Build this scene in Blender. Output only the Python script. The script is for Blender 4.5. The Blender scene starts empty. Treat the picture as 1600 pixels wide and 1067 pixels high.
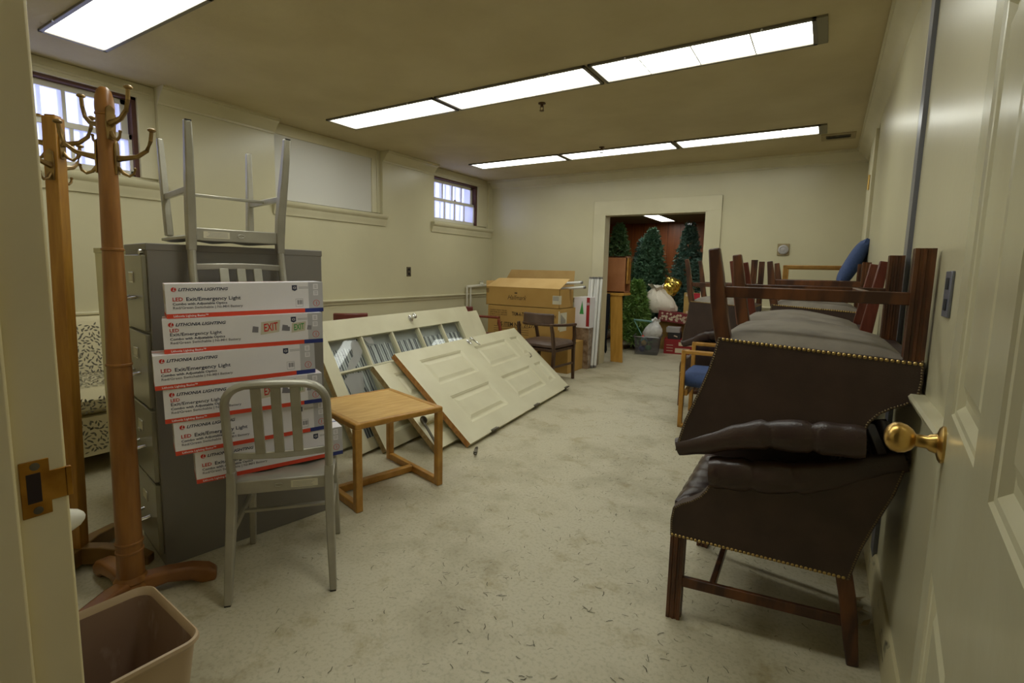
import bpy, bmesh, math, random
from mathutils import Vector, Matrix
random.seed(7)
PI = math.pi
SC = bpy.context.scene
COL = SC.collection
# ------------------------------------------------------------------ camera
cd = bpy.data.cameras.new('camera'); cam = bpy.data.objects.new('camera', cd); COL.objects.link(cam)
pitch, yaw, roll = 0.118174965, 0.555395516, 0.0223121
F = Vector((-math.sin(yaw)*math.cos(pitch), math.cos(yaw)*math.cos(pitch), -math.sin(pitch)))
R0 = Vector((math.cos(yaw), math.sin(yaw), 0)); U0 = R0.cross(F)
R1 = R0*math.cos(roll) + U0*math.sin(roll); U1 = U0*math.cos(roll) - R0*math.sin(roll)
cam.matrix_world = Matrix(((R1.x, U1.x, -F.x, 0), (R1.y, U1.y, -F.y, 0), (R1.z, U1.z, -F.z, 1.30), (0, 0, 0, 1)))
cd.sensor_fit = 'HORIZONTAL'; cd.sensor_width = 36.0
cd.lens = 36.0*785.6228/1600
cd.shift_y = -(533.5-514.42)/1600
cd.clip_start = 0.02; cd.clip_end = 100
SC.camera = cam
# ------------------------------------------------------------------ sky and exposure
w = bpy.data.worlds.new('sky'); SC.world = w; w.use_nodes = True
bg = w.node_tree.nodes['Background']; bg.inputs[0].default_value = (0.56, 0.61, 1.0, 1); bg.inputs[1].default_value = 3.2
SC.view_settings.view_transform = 'Standard'; SC.view_settings.look = 'None'
SC.view_settings.gamma = 1; SC.view_settings.use_curve_mapping = False
SC.view_settings.exposure = 0.80
TUBE_LIGHT = 5.0
try:
    SC.cycles.use_denoising = True
    SC.cycles.max_bounces = 10; SC.cycles.diffuse_bounces = 6; SC.cycles.glossy_bounces = 4
    SC.cycles.transparent_max_bounces = 12
    SC.cycles.sample_clamp_indirect = 6.0
except Exception:
    pass

# ------------------------------------------------------------------ materials
def lin(c):
    return tuple((v/12.92 if v <= .04045 else ((v+.055)/1.055)**2.4) for v in (x/255 for x in c))
def mat(name, c, rough=.5, metal=0, c2=None, scale=6, stretch=(1, 1, 1), bump=0, bscale=60, detail=4, spec=.5, lo=.35, hi=.65, coat=0):
    m = bpy.data.materials.new(name); m.use_nodes = True
    nt = m.node_tree; b = nt.nodes['Principled BSDF']
    b.inputs['Base Color'].default_value = (*lin(c), 1); b.inputs['Roughness'].default_value = rough
    b.inputs['Metallic'].default_value = metal; b.inputs['Specular IOR Level'].default_value = spec
    if coat:
        b.inputs['Coat Weight'].default_value = coat; b.inputs['Coat Roughness'].default_value = .15
    tc = None
    if c2 or bump:
        tc = nt.nodes.new('ShaderNodeTexCoord'); mp = nt.nodes.new('ShaderNodeMapping')
        mp.inputs['Scale'].default_value = stretch
        nt.links.new(tc.outputs['Object'], mp.inputs['Vector'])
    if c2:
        n = nt.nodes.new('ShaderNodeTexNoise'); n.inputs['Scale'].default_value = scale; n.inputs['Detail'].default_value = detail
        nt.links.new(mp.outputs[0], n.inputs['Vector'])
        r = nt.nodes.new('ShaderNodeValToRGB')
        r.color_ramp.elements[0].position = lo; r.color_ramp.elements[0].color = (*lin(c), 1)
        r.color_ramp.elements[1].position = hi; r.color_ramp.elements[1].color = (*lin(c2), 1)
        nt.links.new(n.outputs['Fac'], r.inputs[0]); nt.links.new(r.outputs[0], b.inputs['Base Color'])
    if bump:
        n2 = nt.nodes.new('ShaderNodeTexNoise'); n2.inputs['Scale'].default_value = bscale; n2.inputs['Detail'].default_value = 3
        nt.links.new(mp.outputs[0], n2.inputs['Vector'])
        bp = nt.nodes.new('ShaderNodeBump'); bp.inputs['Strength'].default_value = bump; bp.inputs['Distance'].default_value = .01
        nt.links.new(n2.outputs['Fac'], bp.inputs['Height']); nt.links.new(bp.outputs[0], b.inputs['Normal'])
    return m
def emis(name, c, s):
    m = bpy.data.materials.new(name); m.use_nodes = True
    b = m.node_tree.nodes['Principled BSDF']
    b.inputs['Base Color'].default_value = (*lin(c), 1); b.inputs['Roughness'].default_value = .4
    b.inputs['Emission Color'].default_value = (*lin(c), 1); b.inputs['Emission Strength'].default_value = s
    return m
def glassy(name, tint, rough=.05, refl=.5, opac=.0, oc=(200, 200, 200)):
    m = bpy.data.materials.new(name); m.use_nodes = True; nt = m.node_tree
    nt.nodes.remove(nt.nodes['Principled BSDF']); out = nt.nodes['Material Output']
    t = nt.nodes.new('ShaderNodeBsdfTransparent'); t.inputs[0].default_value = (*tint, 1)
    g = nt.nodes.new('ShaderNodeBsdfGlossy'); g.inputs['Roughness'].default_value = rough
    lw = nt.nodes.new('ShaderNodeLayerWeight'); lw.inputs['Blend'].default_value = .5
    pw = nt.nodes.new('ShaderNodeMath'); pw.operation = 'POWER'; pw.inputs[1].default_value = 4.0
    fr = nt.nodes.new('ShaderNodeMath'); fr.operation = 'MULTIPLY_ADD'; fr.inputs[1].default_value = .10; fr.inputs[2].default_value = .03
    nt.links.new(lw.outputs['Facing'], pw.inputs[0]); nt.links.new(pw.outputs[0], fr.inputs[0])
    mx = nt.nodes.new('ShaderNodeMixShader')
    nt.links.new(fr.outputs[0], mx.inputs[0]); nt.links.new(g.outputs[0], mx.inputs[2])
    if opac:
        d = nt.nodes.new('ShaderNodeBsdfDiffuse'); d.inputs[0].default_value = (*lin(oc), 1)
        tl = nt.nodes.new('ShaderNodeBsdfTranslucent'); tl.inputs[0].default_value = (*lin(oc), 1)
        a = nt.nodes.new('ShaderNodeMixShader'); a.inputs[0].default_value = .6
        nt.links.new(d.outputs[0], a.inputs[1]); nt.links.new(tl.outputs[0], a.inputs[2])
        m2 = nt.nodes.new('ShaderNodeMixShader'); m2.inputs[0].default_value = opac
        nt.links.new(t.outputs[0], m2.inputs[1]); nt.links.new(a.outputs[0], m2.inputs[2]); nt.links.new(m2.outputs[0], mx.inputs[1])
    else:
        nt.links.new(t.outputs[0], mx.inputs[1])
    nt.links.new(mx.outputs[0], out.inputs['Surface'])
    return m
M = {}
M['wall'] = mat('cream_wall_paint', (203, 196, 163), .3, c2=(196, 189, 157), scale=1.5, bump=.05, bscale=30)
M['trim'] = mat('cream_trim_paint', (208, 201, 171), .3, c2=(200, 193, 162), scale=3)
M['doorpaint'] = mat('cream_door_paint', (202, 196, 164), .25, c2=(196, 189, 156), scale=4, bump=.04, bscale=25)
M['jambpaint'] = mat('yellowed_jamb_paint', (222, 208, 160), .35, c2=(214, 199, 151), scale=3)  # base colour lightened in place of light from the hallway
M['slabpaint'] = mat('grey_cream_door_paint', (212, 206, 176), .4, c2=(203, 196, 165), scale=3)
M['ceiling'] = mat('beige_ceiling_paint', (194, 181, 144), .75, c2=(183, 169, 132), scale=2.2, bump=.15, bscale=25, detail=6)
M['panelwhite'] = mat('grey_white_board', (205, 203, 196), .5)
M['oak'] = mat('oak', (172, 124, 46), .4, c2=(148, 100, 30), scale=5, stretch=(9, 9, 1))
M['oakdark'] = mat('dark_oak_beam', (132, 98, 46), .5, c2=(108, 78, 34), scale=8)
M['oakx'] = mat('oak_top', (206, 168, 100), .38, c2=(190, 146, 78), scale=4, stretch=(2, 9, 9), detail=6)
M['oakframe'] = mat('oak_frame', (184, 136, 60), .35, c2=(162, 114, 44), scale=5, stretch=(3, 3, 3))
M['cherry'] = mat('cherry_wood', (156, 106, 50), .35, c2=(128, 82, 34), scale=4, stretch=(8, 8, 1))
M['cherryfoot'] = mat('cherry_foot', (150, 100, 52), .35, c2=(120, 76, 38), scale=6)
M['brass'] = mat('aged_brass', (206, 172, 104), .28, 1, c2=(186, 150, 84), scale=14)
M['brasshook'] = mat('antique_brass', (160, 132, 84), .38, .85, c2=(120, 96, 58), scale=20)
M['strike'] = mat('strike_plate_brass', (176, 128, 52), .38, .9, c2=(140, 96, 34), scale=25)
M['hole'] = mat('dark_hole', (38, 22, 12), .8)
M['grey'] = mat('grey_enamel_steel', (126, 121, 114), .42, .1, c2=(120, 115, 108), scale=2, bump=.02, bscale=200)
M['greyfront'] = mat('grey_enamel_drawer', (150, 146, 128), .28, .25, c2=(140, 136, 118), scale=3)
M['chrome'] = mat('chrome', (222, 222, 222), .2, 1)
M['alu'] = mat('brushed_aluminium', (176, 172, 158), .42, .55, c2=(160, 156, 142), scale=8, bump=.03, bscale=120)
M['rubber'] = mat('black_rubber', (24, 22, 20), .7)
M['tagwhite'] = mat('label_paper', (206, 200, 176), .6)
M['white'] = mat('carton_white', (230, 226, 230), .45, c2=(224, 220, 224), scale=6)
M['cgrey'] = mat('carton_grey', (182, 180, 184), .5)
M['cred'] = mat('carton_red', (212, 68, 40), .5)
M['cblue'] = mat('carton_blue', (36, 48, 116), .5)
M['navy'] = mat('carton_navy_ink', (46, 50, 76), .6)
M['ink'] = mat('carton_grey_ink', (120, 116, 124), .6)
M['redink'] = mat('carton_red_ink', (196, 44, 36), .6)
M['greenink'] = mat('carton_green_ink', (60, 150, 70), .6)
M['beigeink'] = mat('carton_beige_ink', (196, 188, 168), .6)
M['leather'] = mat('brown_leather', (66, 49, 43), .42, c2=(56, 41, 36), scale=9, bump=.12, bscale=220)
M['leatherroll'] = mat('brown_leather_padding', (64, 47, 42), .3, c2=(54, 39, 35), scale=7, bump=.1, bscale=160)
M['dust'] = mat('grey_dust_cloth', (132, 124, 112), .85, c2=(108, 100, 90), scale=7, bump=.4, bscale=14)
M['nail'] = mat('brass_nail', (182, 156, 100), .3, .9)
M['nailedge'] = mat('dull_nail', (120, 104, 78), .45, .7)
M['walnut'] = mat('walnut_leg', (112, 68, 38), .36, c2=(64, 38, 26), scale=4, stretch=(5, 5, 1), lo=.32, hi=.58)
M['mahog'] = mat('mahogany_leg', (118, 60, 44), .32, c2=(94, 44, 32), scale=6, stretch=(8, 8, 1))
M['blue'] = mat('blue_upholstery', (62, 82, 128), .8, c2=(54, 73, 117), scale=80, bump=.2, bscale=300)
M['card'] = mat('cardboard', (190, 152, 84), .75, c2=(180, 141, 74), scale=3, bump=.03, bscale=90)
M['cardin'] = mat('cardboard_inside', (200, 166, 108), .8, c2=(190, 155, 96), scale=4)
M['cardink'] = mat('cardboard_ink', (66, 52, 34), .8)
M['vinyl'] = mat('brown_vinyl', (92, 72, 62), .38, c2=(74, 56, 48), scale=8)
M['vinylred'] = mat('oxblood_vinyl', (112, 54, 46), .35, c2=(98, 44, 37), scale=6)
M['darkwood'] = mat('dark_chair_wood', (78, 54, 36), .4, c2=(62, 40, 26), scale=7, stretch=(6, 6, 1))
M['redwood'] = mat('red_chair_wood', (132, 58, 34), .38, c2=(110, 44, 26), scale=7, stretch=(6, 6, 1))
M['tube'] = mat('white_tube_glass', (226, 226, 222), .2)
M['tubeend'] = mat('tube_end_metal', (150, 150, 152), .3, .8)
M['pipe'] = mat('white_pipe_paint', (214, 210, 194), .4)
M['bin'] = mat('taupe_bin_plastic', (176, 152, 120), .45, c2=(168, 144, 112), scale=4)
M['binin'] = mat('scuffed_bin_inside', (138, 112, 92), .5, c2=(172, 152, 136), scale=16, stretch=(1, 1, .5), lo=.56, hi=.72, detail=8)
M['sofa'] = mat('cream_sofa_fabric', (202, 192, 158), .85, bump=.15, bscale=200)
M['leaf'] = mat('sofa_leaf_print', (104, 99, 86), .85)
M['black'] = mat('black_cloth', (22, 23, 28), .85, c2=(30, 32, 40), scale=8, bump=.5, bscale=12)
M['void'] = mat('dark_gap', (14, 14, 18), .8)
M['steelblue'] = mat('grey_blue_edge', (120, 122, 134), .3, .3)
M['fixture'] = mat('grey_fixture_frame', (118, 112, 100), .4, .4)
M['fixend'] = mat('grey_fixture_end', (124, 118, 96), .6)
M['diff'] = emis('fluorescent_diffuser', (252, 255, 246), TUBE_LIGHT)
M['diffblue'] = M['diff']
M['ribs'] = mat('diffuser_seam', (240, 240, 232), .5)
M['wood'] = mat('wood_panelling', (158, 88, 40), .4, c2=(134, 70, 30), scale=3, stretch=(6, 6, .6))
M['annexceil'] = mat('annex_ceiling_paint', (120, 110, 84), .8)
M['gold'] = mat('gold_foil', (206, 168, 58), .22, .9, c2=(240, 214, 120), scale=20)
M['silver'] = mat('silver_foil', (196, 196, 204), .2, .9)
M['paper'] = mat('white_paper', (228, 218, 200), .7, bump=.4, bscale=20)
M['plasticbag'] = mat('white_plastic_bag', (236, 236, 234), .35, c2=(214, 214, 212), scale=20, bump=.5, bscale=30)
M['needle'] = mat('pine_needles', (70, 108, 74), .6, c2=(98, 132, 104), scale=10)
M['needleblue'] = mat('spruce_needles', (70, 106, 90), .6, c2=(106, 134, 120), scale=10)
M['needlelight'] = mat('light_pine_needles', (96, 134, 60), .6, c2=(128, 162, 84), scale=10)
M['needledark'] = mat('dark_pine_needles', (62, 92, 50), .6, c2=(86, 114, 66), scale=10)
M['trunk'] = mat('tree_trunk_brown', (70, 50, 34), .8)
M['cabwood'] = mat('brown_cabinet_wood', (172, 116, 74), .5, c2=(156, 100, 60), scale=5)
M['ply'] = mat('golden_plywood', (204, 154, 68), .45, c2=(188, 138, 54), scale=4, stretch=(6, 6, 1))
M['grn'] = mat('light_green_laminate', (206, 198, 160), .4)
M['tote'] = glassy('clear_tote_plastic', (.85, .87, .9), .15, opac=.45, oc=(150, 150, 156))
M['teal'] = mat('teal_plastic', (110, 160, 156), .4)
M['giftred'] = mat('gift_red', (196, 40, 60), .45)
M['giftdk'] = mat('gift_box_red', (150, 30, 34), .5)
M['maroon'] = mat('maroon_gift_paper', (126, 42, 46), .5)
M['cream'] = mat('cream_print', (222, 206, 178), .6)
M['goldprint'] = mat('gold_print', (190, 160, 90), .5)
M['boxblack'] = mat('black_box_card', (40, 38, 38), .5)
M['boxsilver'] = mat('silver_box_card', (170, 166, 164), .4)
M['pink'] = mat('pink_print', (190, 70, 80), .6)
M['brownwrap'] = mat('brown_plastic_wrap', (104, 82, 62), .2, c2=(150, 130, 108), scale=14)
M['steel'] = mat('dull_steel', (120, 114, 100), .4, .8, c2=(90, 84, 72), scale=18)
M['closer'] = mat('cream_enamel_closer', (210, 204, 176), .35, c2=(200, 190, 150), scale=20)
M['winglass'] = glassy('obscure_window_glass', (.92, .94, 1), .1, opac=.55, oc=(226, 228, 240))
M['bars'] = mat('window_bar_paint', (150, 150, 160), .5)
M['winwood'] = mat('white_sash_paint', (212, 208, 196), .4)
M['redtrack'] = mat('red_brown_sash_track', (84, 50, 38), .6)
M['paperfilm'] = glassy('torn_film', (1, 1, 1), .4, opac=.62, oc=(222, 218, 214))
M['doorglass'] = glassy('door_pane_glass', (.9, .92, .92), .03)
M['scrap'] = mat('dry_scrap', (150, 130, 92), .8)
M['pine'] = mat('dry_fallen_needles', (78, 74, 56), .8)
M['sprink'] = mat('sprinkler_metal', (86, 62, 40), .4, .6)
M['ventmetal'] = mat('vent_paint', (150, 134, 96), .6)
M['edgedull'] = mat('dull_wood_edge', (150, 128, 84), .55, c2=(126, 102, 60), scale=6, stretch=(1, 6, 6))
M['edge'] = mat('bare_wood_edge', (178, 128, 66), .5, c2=(150, 98, 44), scale=6, stretch=(1, 6, 6))
# floor: worn concrete
def floor_mat():
    m = mat('worn_concrete', (196, 188, 158), .45); nt = m.node_tree; b = nt.nodes['Principled BSDF']
    tc = nt.nodes.new('ShaderNodeTexCoord')
    def noise(sc, det, rough=.55):
        n = nt.nodes.new('ShaderNodeTexNoise'); n.inputs['Scale'].default_value = sc; n.inputs['Detail'].default_value = det
        n.inputs['Roughness'].default_value = rough; nt.links.new(tc.outputs['Object'], n.inputs['Vector']); return n
    def ramp(n, a, bb, p0, p1):
        r = nt.nodes.new('ShaderNodeValToRGB'); r.color_ramp.elements[0].position = p0; r.color_ramp.elements[1].position = p1
        r.color_ramp.elements[0].color = (*lin(a), 1); r.color_ramp.elements[1].color = (*lin(bb), 1)
        nt.links.new(n.outputs['Fac'], r.inputs[0]); return r
    def mul(a, bb, f=1, mode='MULTIPLY'):
        x = nt.nodes.new('ShaderNodeMixRGB'); x.blend_type = mode; x.inputs[0].default_value = f
        nt.links.new(a.outputs[0], x.inputs[1]); nt.links.new(bb.outputs[0], x.inputs[2]); return x
    a = ramp(noise(1.6, 8, .62), (152, 143, 114), (186, 178, 152), .30, .52)
    c = ramp(noise(5, 10, .7), (228, 222, 206), (255, 255, 255), .33, .46)
    d = ramp(noise(70, 4), (236, 236, 234), (255, 255, 255), .36, .5)
    x = mul(mul(a, c), d)
    nt.links.new(x.outputs[0], b.inputs['Base Color'])
    rr = nt.nodes.new('ShaderNodeValToRGB'); rr.color_ramp.elements[0].color = (.4, .4, .4, 1); rr.color_ramp.elements[1].color = (.62, .62, .62, 1)
    nt.links.new(noise(3, 5).outputs['Fac'], rr.inputs[0]); nt.links.new(rr.outputs[0], b.inputs['Roughness'])
    bp = nt.nodes.new('ShaderNodeBump'); bp.inputs['Strength'].default_value = .10; bp.inputs['Distance'].default_value = .01
    nt.links.new(noise(9, 7).outputs['Fac'], bp.inputs['Height']); nt.links.new(bp.outputs[0], b.inputs['Normal'])
    return m
M['floor'] = floor_mat()
def stripes(name, a, b_, freq):
    m = mat(name, a, .6); nt = m.node_tree; b = nt.nodes['Principled BSDF']
    tc = nt.nodes.new('ShaderNodeTexCoord'); wv = nt.nodes.new('ShaderNodeTexWave'); wv.bands_direction = 'X'
    wv.inputs['Scale'].default_value = freq; wv.inputs['Distortion'].default_value = 1.2; wv.inputs['Detail'].default_value = 1
    nt.links.new(tc.outputs['Object'], wv.inputs['Vector'])
    r = nt.nodes.new('ShaderNodeValToRGB'); r.color_ramp.elements[0].position = .3; r.color_ramp.elements[1].position = .6
    r.color_ramp.elements[0].color = (*lin(a), 1); r.color_ramp.elements[1].color = (*lin(b_), 1)
    nt.links.new(wv.outputs['Fac'], r.inputs[0]); nt.links.new(r.outputs[0], b.inputs['Base Color'])
    return m
M['pleat'] = stripes('pleated_grey_curtain', (112, 112, 118), (236, 236, 234), 12.0)
M['curtain'] = mat('plain_grey_curtain', (196, 196, 194), .7)

# ------------------------------------------------------------------ mesh builder
def ident(): return Matrix.Identity(4)
class MB:
    def __init__(s, m=None):
        s.bm = bmesh.new(); s.mats = []; s.mi = 0
        if m: s.use(m)
    def use(s, m):
        mm = M[m] if isinstance(m, str) else m
        if mm not in s.mats: s.mats.append(mm)
        s.mi = s.mats.index(mm); return s
    def face(s, vs):
        try:
            f = s.bm.faces.new(vs); f.material_index = s.mi; return f
        except ValueError:
            return None
    def v(s, p): return s.bm.verts.new(p)
    def poly(s, pts): return s.face([s.v(p) for p in pts])
    def box(s, lo, hi, X=None):
        c = [Vector((x, y, z)) for z in (lo[2], hi[2]) for y in (lo[1], hi[1]) for x in (lo[0], hi[0])]
        if X is not None: c = [X @ p for p in c]
        vs = [s.v(p) for p in c]
        for q in ((0, 2, 3, 1), (4, 5, 7, 6), (0, 1, 5, 4), (2, 6, 7, 3), (0, 4, 6, 2), (1, 3, 7, 5)):
            s.face([vs[i] for i in q])
        return s
    def bar(s, a, b, w, h, up=(0, 0, 1)):
        a = Vector(a); b = Vector(b); d = (b-a); L = d.length; d.normalize()
        upv = Vector(up)
        if abs(d.dot(upv)) > .98: upv = Vector((0, 1, 0)) if abs(d.y) < .9 else Vector((1, 0, 0))
        x = d.cross(upv).normalized(); z = x.cross(d)
        X = Matrix(((x.x, d.x, z.x, a.x), (x.y, d.y, z.y, a.y), (x.z, d.z, z.z, a.z), (0, 0, 0, 1)))
        return s.box((-w/2, 0, -h/2), (w/2, L, h/2), X)
    def prism(s, poly, d0, d1, X=None, axis='y'):
        # polygon in (a, b); extruded along the third axis from d0 to d1
        def P(a, b, d):
            p = Vector((a, d, b)) if axis == 'y' else (Vector((d, a, b)) if axis == 'x' else Vector((a, b, d)))
            return X @ p if X is not None else p
        A = [s.v(P(a, b, d0)) for a, b in poly]; B = [s.v(P(a, b, d1)) for a, b in poly]
        s.face(A); s.face(B[::-1]); n = len(poly)
        for i in range(n): s.face([A[i], B[i], B[(i+1) % n], A[(i+1) % n]])
        return s
    def tube(s, pts, r, n=10, caps=True, squash=None, up=(0, 0, 1), closed=False):
        # squash = (a, b): half widths multiply along side / up directions
        pts = [Vector(p) for p in pts]; k = len(pts)
        rr = r if isinstance(r, (list, tuple)) else [r]*k
        rings = []; upv = Vector(up)
        for i, p in enumerate(pts):
            a = pts[i-1] if i else (pts[-1] if closed else pts[0]); b = pts[i+1] if i < k-1 else (pts[0] if closed else pts[-1])
            d = (b-a).normalized()
            u = upv
            if abs(d.dot(u)) > .97: u = Vector((0, 1, 0)) if abs(d.y) < .9 else Vector((1, 0, 0))
            x = d.cross(u).normalized(); z = x.cross(d)
            sa, sb = squash or (1, 1)
            rings.append([s.v(p + x*(math.cos(t)*rr[i]*sa) + z*(math.sin(t)*rr[i]*sb)) for t in (2*PI*j/n for j in range(n))])
        for i in range(k if closed else k-1):
            A = rings[i]; B = rings[(i+1) % k]
            for j in range(n): s.face([A[j], A[(j+1) % n], B[(j+1) % n], B[j]])
        if caps and not closed:
            s.face(rings[0][::-1]); s.face(rings[-1])
        return s
    def sweep(s, pts, w, h, side):
        # rectangular section swept along pts; side = fixed width direction
        pts = [Vector(p) for p in pts]; sd = Vector(side).normalized(); k = len(pts); rings = []
        for i, p in enumerate(pts):
            d = (pts[min(i+1, k-1)]-pts[max(i-1, 0)]).normalized(); z = sd.cross(d).normalized()
            ww = w[i] if isinstance(w, (list, tuple)) else w; hh = h[i] if isinstance(h, (list, tuple)) else h
            rings.append([s.v(p + sd*(a*ww/2) + z*(b*hh/2)) for a, b in ((-1, -1), (1, -1), (1, 1), (-1, 1))])
        for i in range(k-1):
            for j in range(4): s.face([rings[i][j], rings[i][(j+1) % 4], rings[i+1][(j+1) % 4], rings[i+1][j]])
        s.face(rings[0][::-1]); s.face(rings[-1]); return s
    def lathe(s, prof, n=24, X=None):
        rings = []
        for r, z in prof:
            ring = []
            for j in range(n):
                p = Vector((r*math.cos(2*PI*j/n), r*math.sin(2*PI*j/n), z))
                ring.append(s.v(X @ p if X is not None else p))
            rings.append(ring)
        for i in range(len(rings)-1):
            for j in range(n): s.face([rings[i][j], rings[i][(j+1) % n], rings[i+1][(j+1) % n], rings[i+1][j]])
        s.face(rings[0][::-1]); s.face(rings[-1]); return s
    def ball(s, c, r, sc=(1, 1, 1), n=12, X=None):
        c = Vector(c); m = max(4, n//2); rings = []
        tr = (lambda p: X @ p) if X is not None else (lambda p: p)
        top = s.v(tr(c+Vector((0, 0, r*sc[2])))); bot = s.v(tr(c-Vector((0, 0, r*sc[2]))))
        for i in range(1, m):
            th = PI*i/m
            rings.append([s.v(tr(c+Vector((r*sc[0]*math.sin(th)*math.cos(2*PI*j/n), r*sc[1]*math.sin(th)*math.sin(2*PI*j/n), r*sc[2]*math.cos(th))))) for j in range(n)])
        for j in range(n):
            s.face([top, rings[0][j], rings[0][(j+1) % n]]); s.face([bot, rings[-1][(j+1) % n], rings[-1][j]])
        for i in range(len(rings)-1):
            for j in range(n): s.face([rings[i][j], rings[i+1][j], rings[i+1][(j+1) % n], rings[i][(j+1) % n]])
        return s
    def cushion(s, lo, hi, crown=.02, nx=10, ny=10, X=None, crease=None, edge=.03):
        # closed pillow: top and bottom grids with rounded edges
        def P(i, j, top):
            a = i/nx; b = j/ny
            x = lo[0]+(hi[0]-lo[0])*a; y = lo[1]+(hi[1]-lo[1])*b
            f = min(1, min(a, 1-a)*(hi[0]-lo[0])/edge); g = min(1, min(b, 1-b)*(hi[1]-lo[1])/edge)
            k = math.sqrt(max(0, 1-(1-f)**2))*math.sqrt(max(0, 1-(1-g)**2))
            mid = (lo[2]+hi[2])/2; hh = (hi[2]-lo[2])/2
            bul = crown*math.sin(PI*a)**.6*math.sin(PI*b)**.6 if 0 < a < 1 and 0 < b < 1 else 0
            z = mid + (hh*(.35+.65*k)+bul)*(1 if top else -1)
            if top and crease: z -= crease(x, y)
            p = Vector((x, y, z)); return X @ p if X is not None else p
        T = [[s.v(P(i, j, 1)) for j in range(ny+1)] for i in range(nx+1)]
        B = [[s.v(P(i, j, 0)) for j in range(ny+1)] for i in range(nx+1)]
        for i in range(nx):
            for j in range(ny):
                s.face([T[i][j], T[i+1][j], T[i+1][j+1], T[i][j+1]]); s.face([B[i][j], B[i][j+1], B[i+1][j+1], B[i+1][j]])
        for i in range(nx):
            s.face([T[i][0], B[i][0], B[i+1][0], T[i+1][0]]); s.face([T[i][ny], T[i+1][ny], B[i+1][ny], B[i][ny]])
        for j in range(ny):
            s.face([T[0][j], T[0][j+1], B[0][j+1], B[0][j]]); s.face([T[nx][j], B[nx][j], B[nx][j+1], T[nx][j+1]])
        return s
    def text(s, txt, size, X, width=None, shear=0, bold=0, align='LEFT'):
        c = bpy.data.curves.new('t', 'FONT'); c.body = txt; c.size = size; c.shear = shear; c.offset = bold*size; c.align_x = align
        c.resolution_u = 2
        o = bpy.data.objects.new('t', c); COL.objects.link(o)
        dg = bpy.context.evaluated_depsgraph_get()
        me = bpy.data.meshes.new_from_object(o.evaluated_get(dg))
        if len(me.vertices):
            xs = [v.co.x for v in me.vertices]; k = 1
            if width: k = width/max(1e-6, max(xs)-(min(xs) if align != 'LEFT' else 0))
            vs = [s.v(X @ Vector((v.co.x*k, v.co.y, 0))) for v in me.vertices]
            for p in me.polygons: s.face([vs[i] for i in p.vertices])
        bpy.data.meshes.remove(me); bpy.data.objects.remove(o); bpy.data.curves.remove(c)
        return s
    def build(s, name, parent=None, bevel=0, seg=2, smooth=40, X=None, fixn=True):
        if fixn: bmesh.ops.recalc_face_normals(s.bm, faces=s.bm.faces)
        me = bpy.data.meshes.new(name); s.bm.to_mesh(me); s.bm.free()
        for m in s.mats: me.materials.append(m)
        if smooth:
            me.polygons.foreach_set('use_smooth', [True]*len(me.polygons)); me.set_sharp_from_angle(angle=math.radians(smooth))
        o = bpy.data.objects.new(name, me); COL.objects.link(o)
        if parent: o.parent = parent
        if X is not None: o.matrix_local = X
        if bevel:
            b = o.modifiers.new('bevel', 'BEVEL'); b.width = bevel; b.segments = seg; b.limit_method = 'ANGLE'; b.angle_limit = math.radians(40)
            b.harden_normals = False
        return o
def tag(o, label=None, cat=None, group=None, kind=None):
    if label: o['label'] = label
    if cat: o['category'] = cat
    if group: o['group'] = group
    if kind: o['kind'] = kind
    return o
def thing(name, label, cat, loc=(0, 0, 0), rz=0, group=None):
    o = bpy.data.objects.new(name, None); COL.objects.link(o); o.empty_display_size = .1
    o.location = loc; o.rotation_euler = (0, 0, rz)
    return tag(o, label, cat, group)
def copy_tree(o, parent=None):
    c = o.copy(); COL.objects.link(c)
    if parent: c.parent = parent
    for ch in list(o.children): copy_tree(ch, c)
    return c
def dup(o, loc, rot, label, group=None):
    c = copy_tree(o); c.location = loc; c.rotation_euler = rot if isinstance(rot, tuple) else (0, 0, rot); c['label'] = label
    if group: c['group'] = group
    return c
def struct(o): return tag(o, kind='structure')
def face_frame(o, u, v):
    # matrix whose x is u, y is v and z the outward normal
    u = Vector(u).normalized(); v = Vector(v).normalized(); n = u.cross(v); o = Vector(o)
    return Matrix(((u.x, v.x, n.x, o.x), (u.y, v.y, n.y, o.y), (u.z, v.z, n.z, o.z), (0, 0, 0, 1)))

# ------------------------------------------------------------------ the room
CZ = 2.634; LX = -4.50; RX = .27; BY = 6.60; FY = .24
m = MB('floor'); m.box((-6, -2.5, -.1), (1.5, 11.2, 0)); struct(m.build('floor', smooth=0))
m = MB('ceiling'); m.box((-5, -2.5, CZ), (1, BY+.15, CZ+.1)); struct(m.build('ceiling', smooth=0))
BAYS = [(.55, 1.98), (2.95, 4.31), (5.20, 6.50)]
WIN = [(.72, 1.86, 1.94, 2.53), None, (5.10+.17, 6.27, 1.94, 2.52)]
m = MB('wall')
m.box((-4.8, FY-.16, 0), (LX, BY+.15, 1.86))
edges = [FY-.16] + [e for b in BAYS for e in b] + [BY+.15]
for i in range(0, len(edges), 2): m.box((-4.8, edges[i], 1.86), (LX, edges[i+1], CZ))
for (y0, y1), wn in zip(BAYS, WIN):
    if wn is None:
        m.box((-4.8, y0, 1.86), (-4.56, y1, CZ))
    else:
        a, b, z0, z1 = wn
        m.box((-4.8, y0, 1.86), (-4.56, y1, z0)); m.box((-4.8, y0, z1), (-4.56, y1, CZ))
        m.box((-4.8, y0, z0), (-4.56, a, z1)); m.box((-4.8, b, z0), (-4.56, y1, z1))
struct(m.build('wall_left', smooth=0))
m = MB('wall')
DX0, DX1, DZ = -2.646, -1.312, 2.073
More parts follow.
